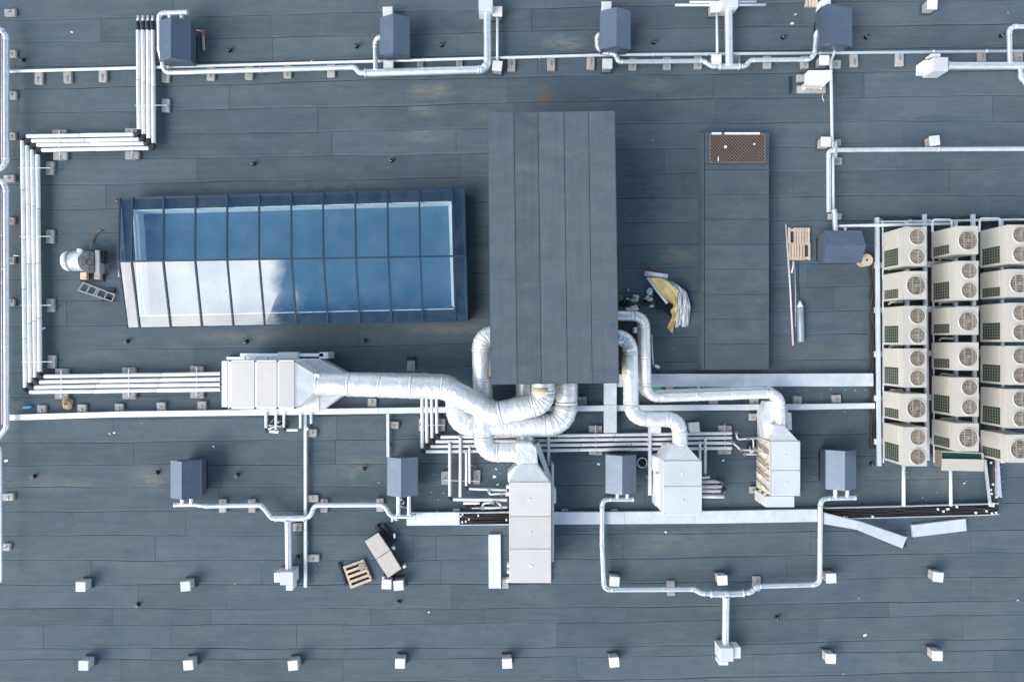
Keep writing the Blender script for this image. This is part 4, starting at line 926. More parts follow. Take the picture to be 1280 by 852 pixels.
# ------------------------------------------------------------------ concrete blocks
GB = 'concrete blocks under pipes'
def block_proto(wx, wy, h):
    root = T('concrete_block', '', 'concrete block', (0, 0, 0), GB)
    MB().box(-wx / 2, wx / 2, -wy / 2, wy / 2, 0.0, h).build('block', 'concrete', root, bev=.014)
    MB().box(-wx * .07, wx * .07, -wy * .36, wy * .10, h - .002, h + .02).build('bracket', 'steel', root)
    MB().cyl((0, -wy * .05, h), (0, -wy * .05, h + .09), .014, n=8).build('bolt', 'steel', root)
    return root
PROTO = {}
def block(x, y, w_, h_, label, zh=.11):
    key = (round(w_), round(h_))
    sz = (w_ * M1 * .97, h_ * M1 * .97)
    loc = P(x, y, zh); loc.z = 0.003
    if key not in PROTO:
        PROTO[key] = r = block_proto(sz[0], sz[1], zh); r['label'] = label; r.location = loc
    else: r = dup(PROTO[key], loc, label)
    r.rotation_euler = (0, 0, R(random.uniform(-2.5, 2.5)) + (math.pi if random.random() < .4 else 0))
def run(pts, desc, w_, h_, order='from the left'):
    for i, p in enumerate(pts):
        ww, hh = (p[2], p[3]) if len(p) > 2 else (w_, h_)
        block(p[0], p[1], ww, hh, f'{ORD[i + 1]} concrete block {order} {desc}')
random.seed(11)
run([(47.8, 97.5), (84, 96), (128, 94.5), (206.6, 95), (263, 92, 10, 17), (311, 91, 10, 17), (359, 89, 10, 17), (413.5, 88, 10, 17), (525, 79, 8, 11), (574, 77.5, 8, 11), (639.4, 81), (689, 80.5),
     (738.6, 79), (791, 80), (834, 79), (873, 78), (921, 74), (959.5, 77.5), (1006, 77.5), (1068, 75.5), (1125, 74.5), (1228, 72), (1274, 72)], 'under the long top conduit', 10, 16)
run([(12, 15.5), (14.5, 67, 10, 9), (14.8, 119, 10, 10), (14.7, 170, 9, 9), (11, 223, 14, 9), (13.5, 276, 9, 9), (13.5, 325.5, 9, 9), (13.7, 378, 9, 9), (9.5, 621), (7.5, 683.6, 9, 9)], 'down the left edge duct', 14, 9, 'from the top')
run([(206.6, 131.7, 10, 17), (74, 166.5, 18, 9), (165, 164.5, 18, 9), (75, 195, 18, 10), (165, 194, 18, 10)], 'around the upper corner of the white pipe bundle', 18, 10, 'counted downward')
run([(62, 210), (62, 295.5), (62.8, 381.5), (64, 452)], 'right of the upright white pipe bundle', 10, 17, 'from the top')
run([(77, 466), (161, 464.5), (245.5, 462.5)], 'just above the lower run of white pipes', 17, 11)
run([(76.5, 493.5), (161, 493.5), (246, 492.5)], 'just below the lower run of white pipes', 17, 10)
run([(51.6, 511.5), (102, 510.5), (148.5, 509.5), (201, 508), (252, 506.5), (465, 503), (728, 501), (892, 503), (943, 502), (997, 500), (1046, 498.5)], 'along the narrow white trunking', 11, 11)
run([(528, 531), (552, 531), (556.5, 597, 10, 17), (596, 596, 9, 18)], 'near the upright middle pipes', 9, 16)
run([(744.6, 536), (744.6, 564), (906.5, 536), (906, 563)], 'beneath the middle pipe bundle', 17, 9)
run([(278, 632), (314.5, 632), (405, 632), (475, 631)], 'under the lower left spiral duct', 9, 17)
run([(390, 541, 12, 10), (390, 623), (371.8, 658.6, 11, 10), (391, 697.5)], 'down the thin tray from the left air handler', 16, 9, 'from the top')
run([(839, 735), (946, 729.5)], 'under the lower right spiral duct', 10, 19)
run([(1046, 80, 11, 10), (1047.5, 178, 8, 8), (1047.6, 201, 11, 9), (1044, 270.5, 17, 8)], 'along the thin conduit above the crosswise housing', 11, 9, 'from the top')
run([(513.7, 457, 10, 13), (491.5, 531, 14, 9), (570.5, 638, 9, 5), (706, 638.5, 9, 5), (768, 638.5, 9, 5), (941, 521, 9, 9), (941.6, 612, 9, 9)], 'scattered between ducts and trays', 10, 10)
tag(MB().poly([(508, 446), (518.5, 446), (518.5, 451), (508, 451)], 0, .09).build('rubber_pad', 'rubber', None), 'small black pad behind the concrete block above the fat duct', 'rubber pad')

for i, (x0, y0, x1, y1, d) in enumerate(((744.6, 531, 744.6, 568, 'over the middle pipe bundle left of its crossing strut'), (906, 530, 906, 567, 'over the right end of the middle pipe bundle'),
        (76.5, 463, 76.5, 497, 'over the lower run of left pipes, near its corner'), (161, 461, 161, 497, 'over the lower run of left pipes, at its middle'), (245.7, 459, 245.7, 496, 'over the lower run of left pipes, by the air handler'),
        (74, 163, 74.5, 198, 'over the upper run of left pipes, near its left corner'), (165, 161, 165, 197, 'over the upper run of left pipes, near its right corner'),
        (24, 210, 64, 210, 'over the upright left pipes, topmost'), (25, 295.5, 64, 295.5, 'over the upright left pipes, second from the top'), (26, 381.5, 65, 381.5, 'over the upright left pipes, third from the top'),
        (27, 452, 66, 452, 'over the upright left pipes, lowest'), (169, 131.7, 208, 131.7, 'over the uppermost white pipes beside the block'), (524, 531, 556, 531, 'over the four short upright middle pipes'),
        (553, 600, 600, 601.5, 'under the branch pipes left of the long air handler'))):
    zb_ = .405 if i not in (0, 1, 12, 13) else .30
    root = T('pipe_support', f'thin steel support rod {d}', 'pipe support', P((x0 + x1) / 2, (y0 + y1) / 2), 'steel support rods over pipes')
    MB().bar(P(x0, y0, zb_), P(x1, y1, zb_), .018, .018).build('cross_rod', 'conduit', root)
    for q in (P(x0, y0, zb_), P(x1, y1, zb_)): MB().cyl((q.x, q.y, .0), (q.x, q.y, zb_ + .03), .014, n=8).build('threaded_rod', 'steel', root)
random.seed(41)
for k, (x, y, rx, ry, desc) in enumerate(((505, 628, 9, 10, 'below the two-duct fan housing'), (493, 646, 5, 5, 'at the left end of the short covered tray'), (598, 634, 22, 3, 'among the branch pipes left of the long air handler'), (893, 607, 11, 10, 'between the pipe stubs right of the short air handler'), (345, 528, 16, 9, 'under the drop pipes of the left air handler'), (940, 560, 7, 8, 'around the valve links of the tall air handler'))):
    root = T('hose_tangle', f'dark tangle of thin hoses {desc}', 'hoses', P(x, y), 'dark hose tangles')
    for j in range(5):
        pp = [P(x + random.uniform(-rx, rx), y + random.uniform(-ry, ry), random.uniform(.03, .2)) for _ in range(4)]
        MB().sweep(flat(bez(pp, .3, 5)), random.uniform(.022, .036), 8).build('hose', ['rubber', 'brownpipe', 'rubber', 'film', 'steel'][j], root)

# ------------------------------------------------------------------ white capped vents and small stubs
GV = 'white capped roof vents'
vp = T('roof_vent', '', 'roof vent', (0, 0, 0), GV)
MB().hexa([(-.19, -.19, 0), (.19, -.19, 0), (.19, .19, 0), (-.19, .19, 0)], [(-.17, -.17, .09), (.17, -.17, .09), (.17, .17, .09), (-.17, .17, .09)]).build('collar', 'wall', vp)  # dark collar doubles as the shade around the vent's foot
MB().box(-.145, .145, -.145, .145, .09, .42).build('shaft', 'concrete', vp, bev=.006)
MB().hexa([(-.175, -.175, .42), (.175, -.175, .42), (.175, .175, .42), (-.175, .175, .42)], [(-.165, -.165, .47), (.165, -.165, .47), (.165, .165, .47), (-.165, .165, .47)]).build('cap', mat('whitewashed cap', (.74, .73, .72), .75, var=.12, scale=9, rand=.1), vp, bev=.008)
used = [False]
def vent(x, y, label, s=1.0):
    loc = P(x, y, .47); loc.z = 0.002
    if not used[0]: vp.location = loc; vp['label'] = label; used[0] = True; o = vp
    else: o = dup(vp, loc, label)
    o.rotation_euler = (0, 0, R(random.uniform(-7, 7))); o.scale = (s, s, s)
def vrow(xs, y, desc):
    for i, q in enumerate(xs): vent(q[0], q[1], f'{ORD[i + 1]} white roof vent from the left {desc}')
vrow([(104, 831.5), (235, 831), (366, 831.5), (500, 829), (634, 829), (768, 827.5), (1039, 823), (1172.5, 819.5)], 0, 'in the bottom row')
vrow([(100.5, 733), (231.5, 732.5), (483, 730), (498, 731.5), (768.5, 726.5), (903.5, 725), (1039.5, 722.5), (1173.5, 721)], 0, 'in the second row from the bottom')
vrow([(820.5, 535), (868.5, 534)], 0, 'at the bent duct of the short air handler')
vrow([(485.3, 82), (621.6, 82), (759.5, 79.5), (896, 74), (1031, 75), (1033, 177), (1169, 175.5)], 0, 'in the upper part of the roof')
vrow([(484.5, 14.5), (621.6, 14), (758.3, 8), (894.5, 9), (1166, 5)], 0, 'along the top edge')
GS = 'small dark pipe stubs in the felt'
spr = T('pipe_stub', '', 'pipe stub', (0, 0, 0), GS)
MB().ring((0, 0, .012), .066, .018, n=18).build('collar', 'bitumen', spr)
MB().cyl((0, 0, 0), (0, 0, .17), .05, .046, n=12).build('tube', 'blackbag', spr)
MB().ring((0, 0, .15), .050, .012, n=14).build('clamp', 'steel', spr)
stubs = [((286, 62), 'right of the top-left fan housing'), ((316, 204), 'above the skylight'), ((27, 74), 'by the upper left edge duct'), ((445, 57), 'left of the second top fan housing'),
         ((551.6, 55.5), 'right of the second top fan housing'), ((489, 200), 'above the right half of the skylight'), ((817.6, 52), 'right of the third top fan housing'),
         ((979.7, 46), 'left of the darker fan housing'), ((1083.7, 46), 'right of the darker fan housing'), ((1253, 44), 'beside the elbow duct at the top right'), ((147, 250), 'at the upper left corner of the skylight'),
         ((157.5, 426.5), 'below the lower left corner of the skylight'), ((306.7, 427), 'above the large left air handler'), ((41, 595.6), 'near the lower left edge'), ((195, 591), 'left of the lone lower fan housing'),
         ((295.6, 594), 'right of the lone lower fan housing'), ((455, 426), 'below the middle of the skylight'), ((454, 586.5), 'left of the two-duct fan housing'), ((171, 756), 'between the two lowest vent rows at the left'),
         ((498, 753), 'below the pale crates'), ((972.5, 772), 'right of the lower right upright duct'), ((1090.7, 579.6), 'at the foot of the outdoor unit frame'), ((371, 696.5), 'between upright duct and thin tray')]
for i, (p, d) in enumerate(stubs):
    lab = f'short black pipe stub {d}'
    loc = P(*p, .1); loc.z = 0.003
    if i == 0: spr.location = loc; spr['label'] = lab
    else: dup(spr, loc, lab)
root = T('roof_drain', 'round dark drain with wire ring beside the fourth lower fan housing', 'drain', P(802.5, 577.5))
c = P(802.5, 577.5); MB().cyl(c + Vector((0, 0, .002)), c + Vector((0, 0, .05)), .16, n=22).build('bowl', 'rubber', root); MB().ring(c + Vector((0, 0, .06)), .17, .022, n=26).build('rim', 'galv', root)

# ------------------------------------------------------------------ outdoor units on their frame
ZF = 0.42; UH = 1.33; UD = 0.74
GA = 'cream outdoor air conditioning units'
def plate_hole(mb, x0, x1, y0, y1, cx, cy, r, z, n=32):
    vs = []
    for k in range(n):
        a = 2 * math.pi * (k + .5) / n; c, s_ = math.cos(a), math.sin(a)
        tx = ((x1 if c > 0 else x0) - cx) / c if abs(c) > 1e-6 else 1e9; ty = ((y1 if s_ > 0 else y0) - cy) / s_ if abs(s_) > 1e-6 else 1e9
        t_ = min(tx, ty); vs += [(cx + c * t_, cy + s_ * t_, z), (cx + c * r, cy + s_ * r, z), (cx + c * r * .97, cy + s_ * r * .97, z - .16)]
    fs = []
    for k in range(n):
        a = 3 * k; b = 3 * ((k + 1) % n); fs += [[a, b, b + 1, a + 1], [a + 1, b + 1, b + 2, a + 2]]
    mb.add(vs, fs)
    # outer corners
    for (X, Y) in ((x0, y0), (x1, y0), (x1, y1), (x0, y1)):
        best = sorted(range(n), key=lambda k: (vs[3 * k][0] - X) ** 2 + (vs[3 * k][1] - Y) ** 2)[:2]
        mb.add([vs[3 * best[0]], vs[3 * best[1]], (X, Y, z)], [[0, 1, 2]])
def make_unit(wy, dual):
    root = T('outdoor_unit', '', 'air conditioner', (0, 0, ZF), GA)
    Z = Vector((0, 0, ZF)); hx, hy = UD / 2, wy / 2
    def B(mb, n, m, p=root, **k):
        for v in mb.v: v += Z
        return mb.build(n, m, p, **k)
    mb = MB()
    for (x0, x1, y0, y1) in ((-hx + .03, hx, -hy + .0, -hy + .03), (-hx + .03, hx, hy - .03, hy), (hx - .03, hx, -hy + .03, hy - .03)): mb.box(x0, x1, y0, y1, .06, UH - .03)
    mb.box(-hx + .03, hx - .03, -hy + .03, hy - .03, .06, UH - .25)
    B(mb, 'casing', 'ac')
    B(MB().box(-hx + .02, hx - .02, -hy + .04, hy - .04, 0, .058), 'base_frame', 'steel')
    g0, g1 = (-hy + .06 * wy, -hy + .50 * wy) if dual else (-hy + .07 * wy, -hy + .40 * wy)
    gz0, gz1 = .13, .13 + .86
    # front sheets round the coil opening
    B(MB().box(-hx, -hx + .028, -hy, hy, gz1 + .002, UH - .03), 'front_panel', 'ac', bev=.008)
    B(MB().box(-hx, -hx + .028, g1 + .002, hy, .06, gz1), 'service_panel', 'ac', bev=.008)
    B(MB().box(-hx, -hx + .028, -hy, g0 - .002, .06, gz1), 'front_panel', 'ac')
    B(MB().box(-hx, -hx + .028, g0, g1, .06, gz0 - .002), 'front_panel', 'ac')
    coil = B(MB().box(-hx + .022, -hx + .029, g0, g1, gz0, gz1), 'coil', 'coil')
    mb = MB(); nx = 6; ny = 6 if dual else 5
    for k in range(1, nx + 1):
        z = gz0 + (gz1 - gz0) * k / (nx + 1); mb.box(-hx + .010, -hx + .016, g0, g1, z - .004, z + .004)
    for k in range(1, ny):
        y = g0 + (g1 - g0) * k / ny; mb.box(-hx + .009, -hx + .015, y - .0045, y + .0045, gz0, gz1)
    B(mb, 'coil_guard', 'ac_wire', coil)
    # side coil facing down the picture
    zt = UH
    fans = [(.07, hy * .5), (.07, -hy * .5)] if dual else [(.03, -.01)]
    fr = .252 if dual else .305
    mb = MB()
    if dual:
        plate_hole(mb, -hx, hx, 0, hy, fans[0][0], fans[0][1], fr, zt); plate_hole(mb, -hx, hx, -hy, 0, fans[1][0], fans[1][1], fr, zt)
    else: plate_hole(mb, -hx, hx, -hy, hy, fans[0][0], fans[0][1], fr, zt)
    for (x0, x1, y0, y1) in ((-hx, hx, -hy, -hy + .008), (-hx, hx, hy - .008, hy), (-hx, -hx + .008, -hy, hy), (hx - .008, hx, -hy, hy)): mb.box(x0, x1, y0, y1, zt - .045, zt - .001)
    B(mb, 'top_panel', 'ac')
    for cx, cy in fans:
        fan = B(MB().cyl((cx, cy, zt - .165), (cx, cy, zt - .15), fr * .97, n=28), 'fan_throat', 'ac_dark')
        mb = MB()
        for b in range(3):
            a0 = 2 * math.pi * b / 3 + cy * 3
            pts = []
            for (rr, da, dz) in ((.05, -.3, -.09), (.05, .5, -.06), (fr * .9, .62, -.05), (fr * .9, -.35, -.11)):
                pts.append((cx + rr * math.cos(a0 + da), cy + rr * math.sin(a0 + da), zt + dz))
            mb.add(pts + [(p[0], p[1], p[2] - .012) for p in pts], [[0, 1, 2, 3], [7, 6, 5, 4], [0, 4, 5, 1], [1, 5, 6, 2], [2, 6, 7, 3], [3, 7, 4, 0]])
        mb.cyl((cx, cy, zt - .12), (cx, cy, zt - .045), .07, n=14)
        B(mb, 'fan_blade', 'steel', fan)
        mb = MB()
        for q in (.25, .48, .72): mb.ring((cx, cy, zt + .012), fr * q, .006, n=28, m=4)
        for k in range(-5, 6):
            y = fr * k / 5.6; l = math.sqrt(max(0, fr * fr - y * y)); mb.box(cx - l, cx + l, cy + y - .010, cy + y + .010, zt + .006, zt + .016)
        if dual: mb.box(cx - .012 + .03, cx + .012 + .03, cy - fr, cy + fr, zt + .014, zt + .026)
        else:
            for xo in (-.13, .13): mb.box(cx + xo - .012, cx + xo + .012, cy - fr, cy + fr, zt + .014, zt + .026)
        mb.cyl((cx, cy, zt + .008), (cx, cy, zt + .03), .035, n=12)
        B(mb, 'fan_guard', 'ac_wire')
        B(MB().ring((cx, cy, zt + .008), fr + .012, .020, n=32, m=6), 'guard_ring', 'ac')
    return root
UD_d = make_unit(1.27, True); UD_s = make_unit(.91, False)
first = {True: True, False: True}
zt_ = ZF + UH
cols = [('outer column', [1129.8, 1158], [(284, 332, 1), (339, 373.5, 0), (384, 429, 1), (437, 482.5, 1), (492, 527, 0), (535, 581, 1)]),
        ('middle column', [1194.2, 1223], [(283, 317, 0), (328, 373, 1), (383.5, 418, 0), (428, 462.5, 0), (473, 519, 1), (529.5, 563, 0)]),
        ('last column at the right edge', [1258.5, 1287.5], [(283, 327.5, 1), (336.5, 371, 0), (380.5, 425, 1), (434, 479, 1), (488, 533, 1), (543.5, 577.5, 0)])]
for cname, (cx0, cx1), us_ in cols:
    for i, (y0, y1, dual) in enumerate(us_):
        dual = bool(dual); src = UD_d if dual else UD_s
        xo = (i * .35)
        loc = P((cx0 + cx1) / 2 + xo * .4, (y0 + y1) / 2, zt_); loc.z = ZF
        lab = f"cream {'two-fan' if dual else 'single-fan'} outdoor unit, {ORD[i + 1]} from the top in the {cname}"
        if first[dual]: src.location = loc; src['label'] = lab; first[dual] = False
        else: dup(src, loc, lab)
# low, half-height unit under the middle column
root = T('outdoor_unit', 'low half-height cream unit with dark green top, at the foot of the middle column', 'air conditioner', P(1192, 574), None)
q = [P(1174, 583, .75), P(1221.5, 582, .75), P(1220, 569.5, .75), P(1181, 569.8, .75)]
z0, z1 = .42, .82
A = [P(1168, 580.5, z0), P(1219, 581.5, z0), P(1219, 564, z0), P(1168, 562, z0)]
mb = MB()
b0, b1, b2, b3 = A
for (p, r_) in ((b0, b1), (b2, b3), (b1, b2)): mb.bar(p + Vector((0, 0, (z1 - z0) / 2)), r_ + Vector((0, 0, (z1 - z0) / 2)), .03, z1 - z0)
mb.build('casing', 'ac', root)
MB().hexa([p + Vector((0, 0, .02)) for p in A], [p + Vector((0, 0, z1 - z0 - .06)) for p in A]).build('coil', 'coil', root)
mb = MB(); d = b3 - b0
for k in range(9): 
    p = b0 + d * k / 8; mb.bar(p + Vector((-.01, 0, 0)), p + Vector((-.01, 0, z1 - z0)), .02, .02)
for k in range(6):
    zq = (z1 - z0) * k / 5; mb.bar(b0 + Vector((-.012, 0, zq)), b3 + Vector((-.012, 0, zq)), .016, .02)
mb.build('side_guard', 'ac_wire', root)
mb = MB(); mb.bar(b0 + Vector((0, .08, z1 - z0)), b1 + Vector((0, .08, z1 - z0)), .40, .05); mb.build('front_panel', 'ac', root)

root = T('support_frame', 'galvanised steel frame of rails and cross beams carrying the outdoor units', 'steel frame', P(1190, 430))
zr = .30
for (xa, ya, xb, yb, w_) in ((1096.2, 272, 1098.8, 582, 4.6), (1133, 278, 1134.5, 575, 5), (1155.5, 268, 1159, 575, 4.5), (1194, 276, 1195, 578, 4.5), (1216, 268, 1219, 578, 4.5), (1251, 274, 1253, 578, 4.5), (1292, 268, 1294, 578, 5)):
    zz_ = .40
    MB().bar(P(xa, ya, zz_ - .06), P(xb, yb, zz_ - .06), w_ * M1 * .95, .11).build('rail', 'tray', root, bev=.008)
for i, y in enumerate((277, 331, 387, 442, 497, 551)):
    a, b = P(1093, y + .5, zr - .06), P(1296, y - 3, zr - .06)
    MB().bar(a, b, .20 if i else .07, .09).build('cross_beam', 'tray', root, bev=.008)
    for x in (1099, 1134, 1157, 1194, 1217, 1252): 
        p = P(x, y, 0); MB().box(p.x - .06, p.x + .06, p.y - .06, p.y + .06, 0, .19).build('leg', 'galv', root)
for (x0, x1, yt, yb) in ((1165.5, 1189.5, 274.5, 290), (1224.5, 1250, 273, 290)):
    path = [P(x0, yb, .55), P(x0, yt, .55), P(x1, yt, .55), P(x1, yb, .55)]
    MB().sweep(flat(bez(path, .1, 4)), .035, 8).build('hoop', 'conduit', root)
for k, x in enumerate((1103.3, 1166.4)): MB().bar(P(x, 276, .43), P(x + 1, 578, .43), .022, .05).build('edge_rail', 'conduit', root)
# dark refrigerant pipe runs, also standing in for shade beneath the frame
random.seed(9)
for k, (x, desc) in enumerate(((1090.5, 'along the open side of the outdoor unit frame'), (1163, 'between the outer and middle columns of outdoor units'), (1223, 'between the middle and last columns of outdoor units'))):
    root = T('pipe_bundle', f'dark bundle of brown-black pipes {desc}', 'pipe bundle', P(x, 430), 'dark pipe bundles by the outdoor units')
    for j in range(3 if k == 0 else 5):
        pp = []
        for q in range(26):
            y = (322 if k == 0 else 278) + q * (238 if k == 0 else 290) / 25
            pp.append(P(x + (j - (1 if k == 0 else 2)) * 1.9 + random.uniform(-1.5, 1.3), y, .12 + random.uniform(0, .06)))
        MB().sweep(pp, .042, 8).build('insulated_pipe', 'brownpipe' if j % 2 else 'rubber', root)
for i, (x0, y0, x1, y1) in enumerate(((1104, 374, 1160, 383), (1104, 483, 1160, 493), (1104, 332, 1160, 339), (1104, 429, 1160, 437), (1104, 526, 1160, 534), (1167, 318, 1220, 328), (1167, 374, 1220, 383), (1167, 419, 1220, 428), (1167, 463, 1220, 473), (1167, 519, 1220, 529))):
    root = T('branch_hose', f'dark pipe loop with pale ends in gap {ORD[i + 1]} between outdoor units', 'pipe', P((x0 + x1) / 2, (y0 + y1) / 2), 'pipe loops in the gaps between outdoor units')
    ym = (y0 + y1) / 2
    for j in range(3): MB().sweep([P(x0 + 2, ym - 3 + 3 * j, .2), P(x0 + 20, ym - 3 + 3 * j + random.uniform(-1, 1), .26), P(x1 - 2, ym - 3 + 3 * j, .2)], .035, 8).build('insulated_pipe', 'rubber', root)
    MB().sweep([P(x0 + 7, ym + 2, .34), P(x0 + 10, ym - 1, .40), P(x0 + 24, ym - 1.5 + (i % 3), .38)], .042, 8).build('white_sleeve', 'pvc', root)

random.seed(14)
root = T('pipe_bundle', 'dark tangle of pipes behind the top row of outdoor units', 'pipe bundle', P(1190, 276), 'dark pipe bundles by the outdoor units')
for j in range(6):
    pp = [P(1100 + q * 9.5, 273 + j * 1.7 + random.uniform(-2.2, 2.2), .10 + random.uniform(0, .14)) for q in range(20)]
    MB().sweep(pp, .040, 8).build('insulated_pipe', 'brownpipe' if j % 2 else 'rubber', root)

# ------------------------------------------------------------------ things left on the roof
def quad_at(pts, z): return [P(x, y, z) for x, y in pts]
# small pallet right of the low box
root = T('pallet', 'pale wooden pallet with two missing slats, left of the crosswise housing', 'pallet', P(999, 304))
for half, (ya, yb) in enumerate(((284.5, 304), (304.6, 325))):
    for k in range(8):
        if (half == 0 and k == 1) or (half == 1 and k == 6): continue
        x0 = 985.5 + k * 3.45 + (half * .8); MB().pbox(x0, ya, x0 + 2.55, yb, .085, .11).build('slat', 'wood', root)
for y in (286, 303, 321): MB().pbox(986, y, 1013, y + 3, 0, .084).build('bearer', 'wood', root)
# slatted pallet bottom left
root = T('pallet', 'open wooden pallet of five slats lying askew beside the pale crates', 'pallet', P(447, 717))
q = [Vector(p) for p in ((428.7, 707.8), (454.5, 698.7), (465.5, 725), (438.4, 735.5))]
mix2 = lambda u, v: tuple((q[0] * (1 - u) + q[1] * u) * (1 - v) + (q[3] * (1 - u) + q[2] * u) * v)
for k in range(5):
    v0_ = k / 4 * .89; MB().poly([mix2(0.03, v0_), mix2(.97, v0_), mix2(.97, v0_ + .11), mix2(.03, v0_ + .11)], .11, .135).build('slat', 'wood', root)
for u in (0, .91): MB().poly([mix2(u, 0), mix2(u + .09, 0), mix2(u + .09, 1), mix2(u, 1)], .0, .108).build('bearer', 'wood', root)
MB().poly([mix2(.03, .02), mix2(.97, .02), mix2(.97, .98), mix2(.03, .98)], .004, .02).build('shade_patch', 'rust', root)  # dark sheet put in as the shade beneath the slats
MB().cyl(P(452, 708, .137), P(452, 708, .18), .12, n=10).build('offcut', 'wood', root)
tag(MB().bar(P(423.5, 702.5, .06), P(433, 731, .06), .07, .08).build('rubber_strip', 'rubber', None), 'black rubber strip along the left side of the open pallet', 'rubber strip')
# pale crates
root = T('crate', 'two pale square panels on dark crates with black scraps behind, bottom left', 'crate', P(480, 692))
A_ = [(456, 676.2), (472.6, 665.3), (487.5, 686.6), (470, 698.7)]; B_ = [(470.3, 699.2), (487.8, 687.2), (501.7, 710.5), (485, 721.8)]
for Q in (A_, B_):
    MB().poly(Q, .45, .50).build('top_panel', 'ply', root, bev=.012)
    c = Vector((sum(p[0] for p in Q) / 4, sum(p[1] for p in Q) / 4)); MB().poly([tuple(c + (Vector(p) - c) * .93) for p in Q], 0, .448).build('body', 'rust', root)
for x, y in ((490.5, 685.2), (504, 708), (480, 720)): MB().cyl(P(x, y, .3), P(x + 3 if x > 482 else x, y - 1.5 if x > 482 else y + 3, .3), .06, n=10).build('handle', 'film', root)
for i, (p0, p1) in enumerate((((470, 656.5), (487, 674)), ((478, 655), (495, 676.5)))):
    tag(MB().bar(P(*p0, .08), P(*p1, .08), .14, .14).build('steel_profile', 'rubber', None, bev=.01), f"{'left' if i == 0 else 'right'} of two black profiles behind the pale crates", 'metal profile')
tag(MB().bar(P(492.8, 666.5, .17), P(493.2, 672, .17), .06, .05).build('white_offcut', 'film', None), 'white offcut on the black profiles behind the pale crates', 'offcut')
# gas bottle and poles
root = T('gas_bottle', 'long grey-blue gas bottle with white cap lying upright beside the low box', 'gas bottle', P(1000.5, 402))
MB().sweep([P(1000.3, 383, .12), P(1000.3, 385, .12), P(1001.3, 426, .12), P(1001.4, 427.5, .12)], [.10, .115, .115, .09], 16).build('body', 'teal', root)
MB().sweep([P(1000.3, 383.5, .12), P(1000.1, 379, .12), P(1000, 376, .12)], [.11, .06, .03], 14).build('cap', 'film', root)
for i, (a, b, r_, m_, lb) in enumerate((((982.3, 280), (991.4, 431.5), .035, 'pink', 'long pinkish pole lying along the low felt box'), ((993.4, 326), (994.6, 408), .022, 'teal', 'thin grey rod between pinkish pole and gas bottle'), ((991.8, 326), (989.6, 341), .03, 'pvc', 'short white rod below the pale pallet'))):
    tag(MB().sweep([P(*a, .04), P((a[0] + b[0]) / 2 + .7, (a[1] + b[1]) / 2, .04), P(*b, .04)], r_, 8).build('pole', m_, None), lb, 'pole')
tag(MB().sweep([P(998, 326, .015), P(997.5, 350, .015), P(999.5, 376, .03)], .008, 6).build('hose', 'rubber', None), 'thin dark hose from the gas bottle towards the pallet', 'hose')
# cable reel
root = T('cable_reel', 'tan cable reel standing between crosswise housing and unit frame', 'cable reel', P(1082, 325))
for z0, z1 in ((0, .03), (.30, .33)): 
    c = P(1083.8, 325, .33); MB().cyl(c * 1 + Vector((0, 0, z0 - .33)), c + Vector((0, 0, z1 - .33)), .21, n=28).build('flange', 'wood', root)
MB().cyl(c + Vector((0, 0, -.30)), c + Vector((0, 0, -.03)), .12, n=20).build('drum', 'card', root); MB().cyl(c + Vector((0, 0, .002)), c + Vector((0, 0, .004)), .035, n=12).build('hub_hole', 'rubber', root)
# roof fan on its side with motor
root = T('roof_fan', 'silver drum fan lying on its side on wooden blocks beside the skylight', 'roof fan', P(105, 328))
zc = .42
MB().sweep([P(80.3, 326.5, zc), P(82, 326.5, zc), P(84.5, 326.4, zc), P(89, 326.3, zc)], [.20, .30, .335, .345], 26).build('dome', 'film', root)
MB().sweep([P(90, 326.3, zc), P(105, 326, zc), P(108.5, 326, zc)], [.345, .345, .35], 26).build('drum', 'galv', root)
MB().cyl(P(89, 326.3, zc), P(90.2, 326.3, zc), .365, n=26).build('band', 'steel', root)
fc = P(112.3, 327.5, .55)
mb = MB(); mb.sweep([fc - Vector((.06, 0, .05)), fc], [.36, .37], 26); mb.build('open_end', 'steel', root)
mb = MB(); ax = Vector((.78, 0, .62)); e1 = Vector((0, 1, 0)); e2 = ax.cross(e1)
for rr in (.12, .23, .33):
    mb.sweep([fc + ax * .03 + (e1 * math.cos(a) + e2 * math.sin(a)) * rr for a in [2 * math.pi * k / 24 for k in range(25)]], .012, 6)
for k in range(6): mb.cyl(fc + ax * .03, fc + ax * .03 + (e1 * math.cos(k * math.pi / 3) + e2 * math.sin(k * math.pi / 3)) * .35, .012, n=6)
mb.cyl(fc, fc + ax * .06, .10, n=14); mb.build('grille', 'mesh', root)
MB().poly([(118.5, 312.5), (124, 312.5), (124.5, 341), (119, 341)], .2, .5).build('mounting_plate', 'steel', root, bev=.01)
mb = MB()
for k in range(8): mb.pbox(124.5, 313 + k * 2, 129.5, 314.1 + k * 2, .12, .42)
mb.pbox(124.6, 313, 127, 329, .1, .38); mb.build('cooling_fin', 'rubber', root)
MB().pbox(100, 339.5, 130, 352, 0, .05).build('base_board', 'rust', root)
for x0, x1 in ((100, 108), (117.5, 125.2)): MB().pbox(x0, 340, x1, 349, .05, .2).build('block', 'wood' if x0 < 110 else 'concrete', root, bev=.01)
MB().pbox(96, 311, 100.5, 315, zc + .30, zc + .42).build('lug', 'film', root)
for dx in (0, 1.5): MB().sweep([P(113 + dx, 312, .3), P(113.5 + dx, 303, .05), P(117 + dx * 2, 293, .03), P(124 + dx, 287.5, .03), P(128, 289, .03)], .016, 6).build('cable', 'mesh', root)
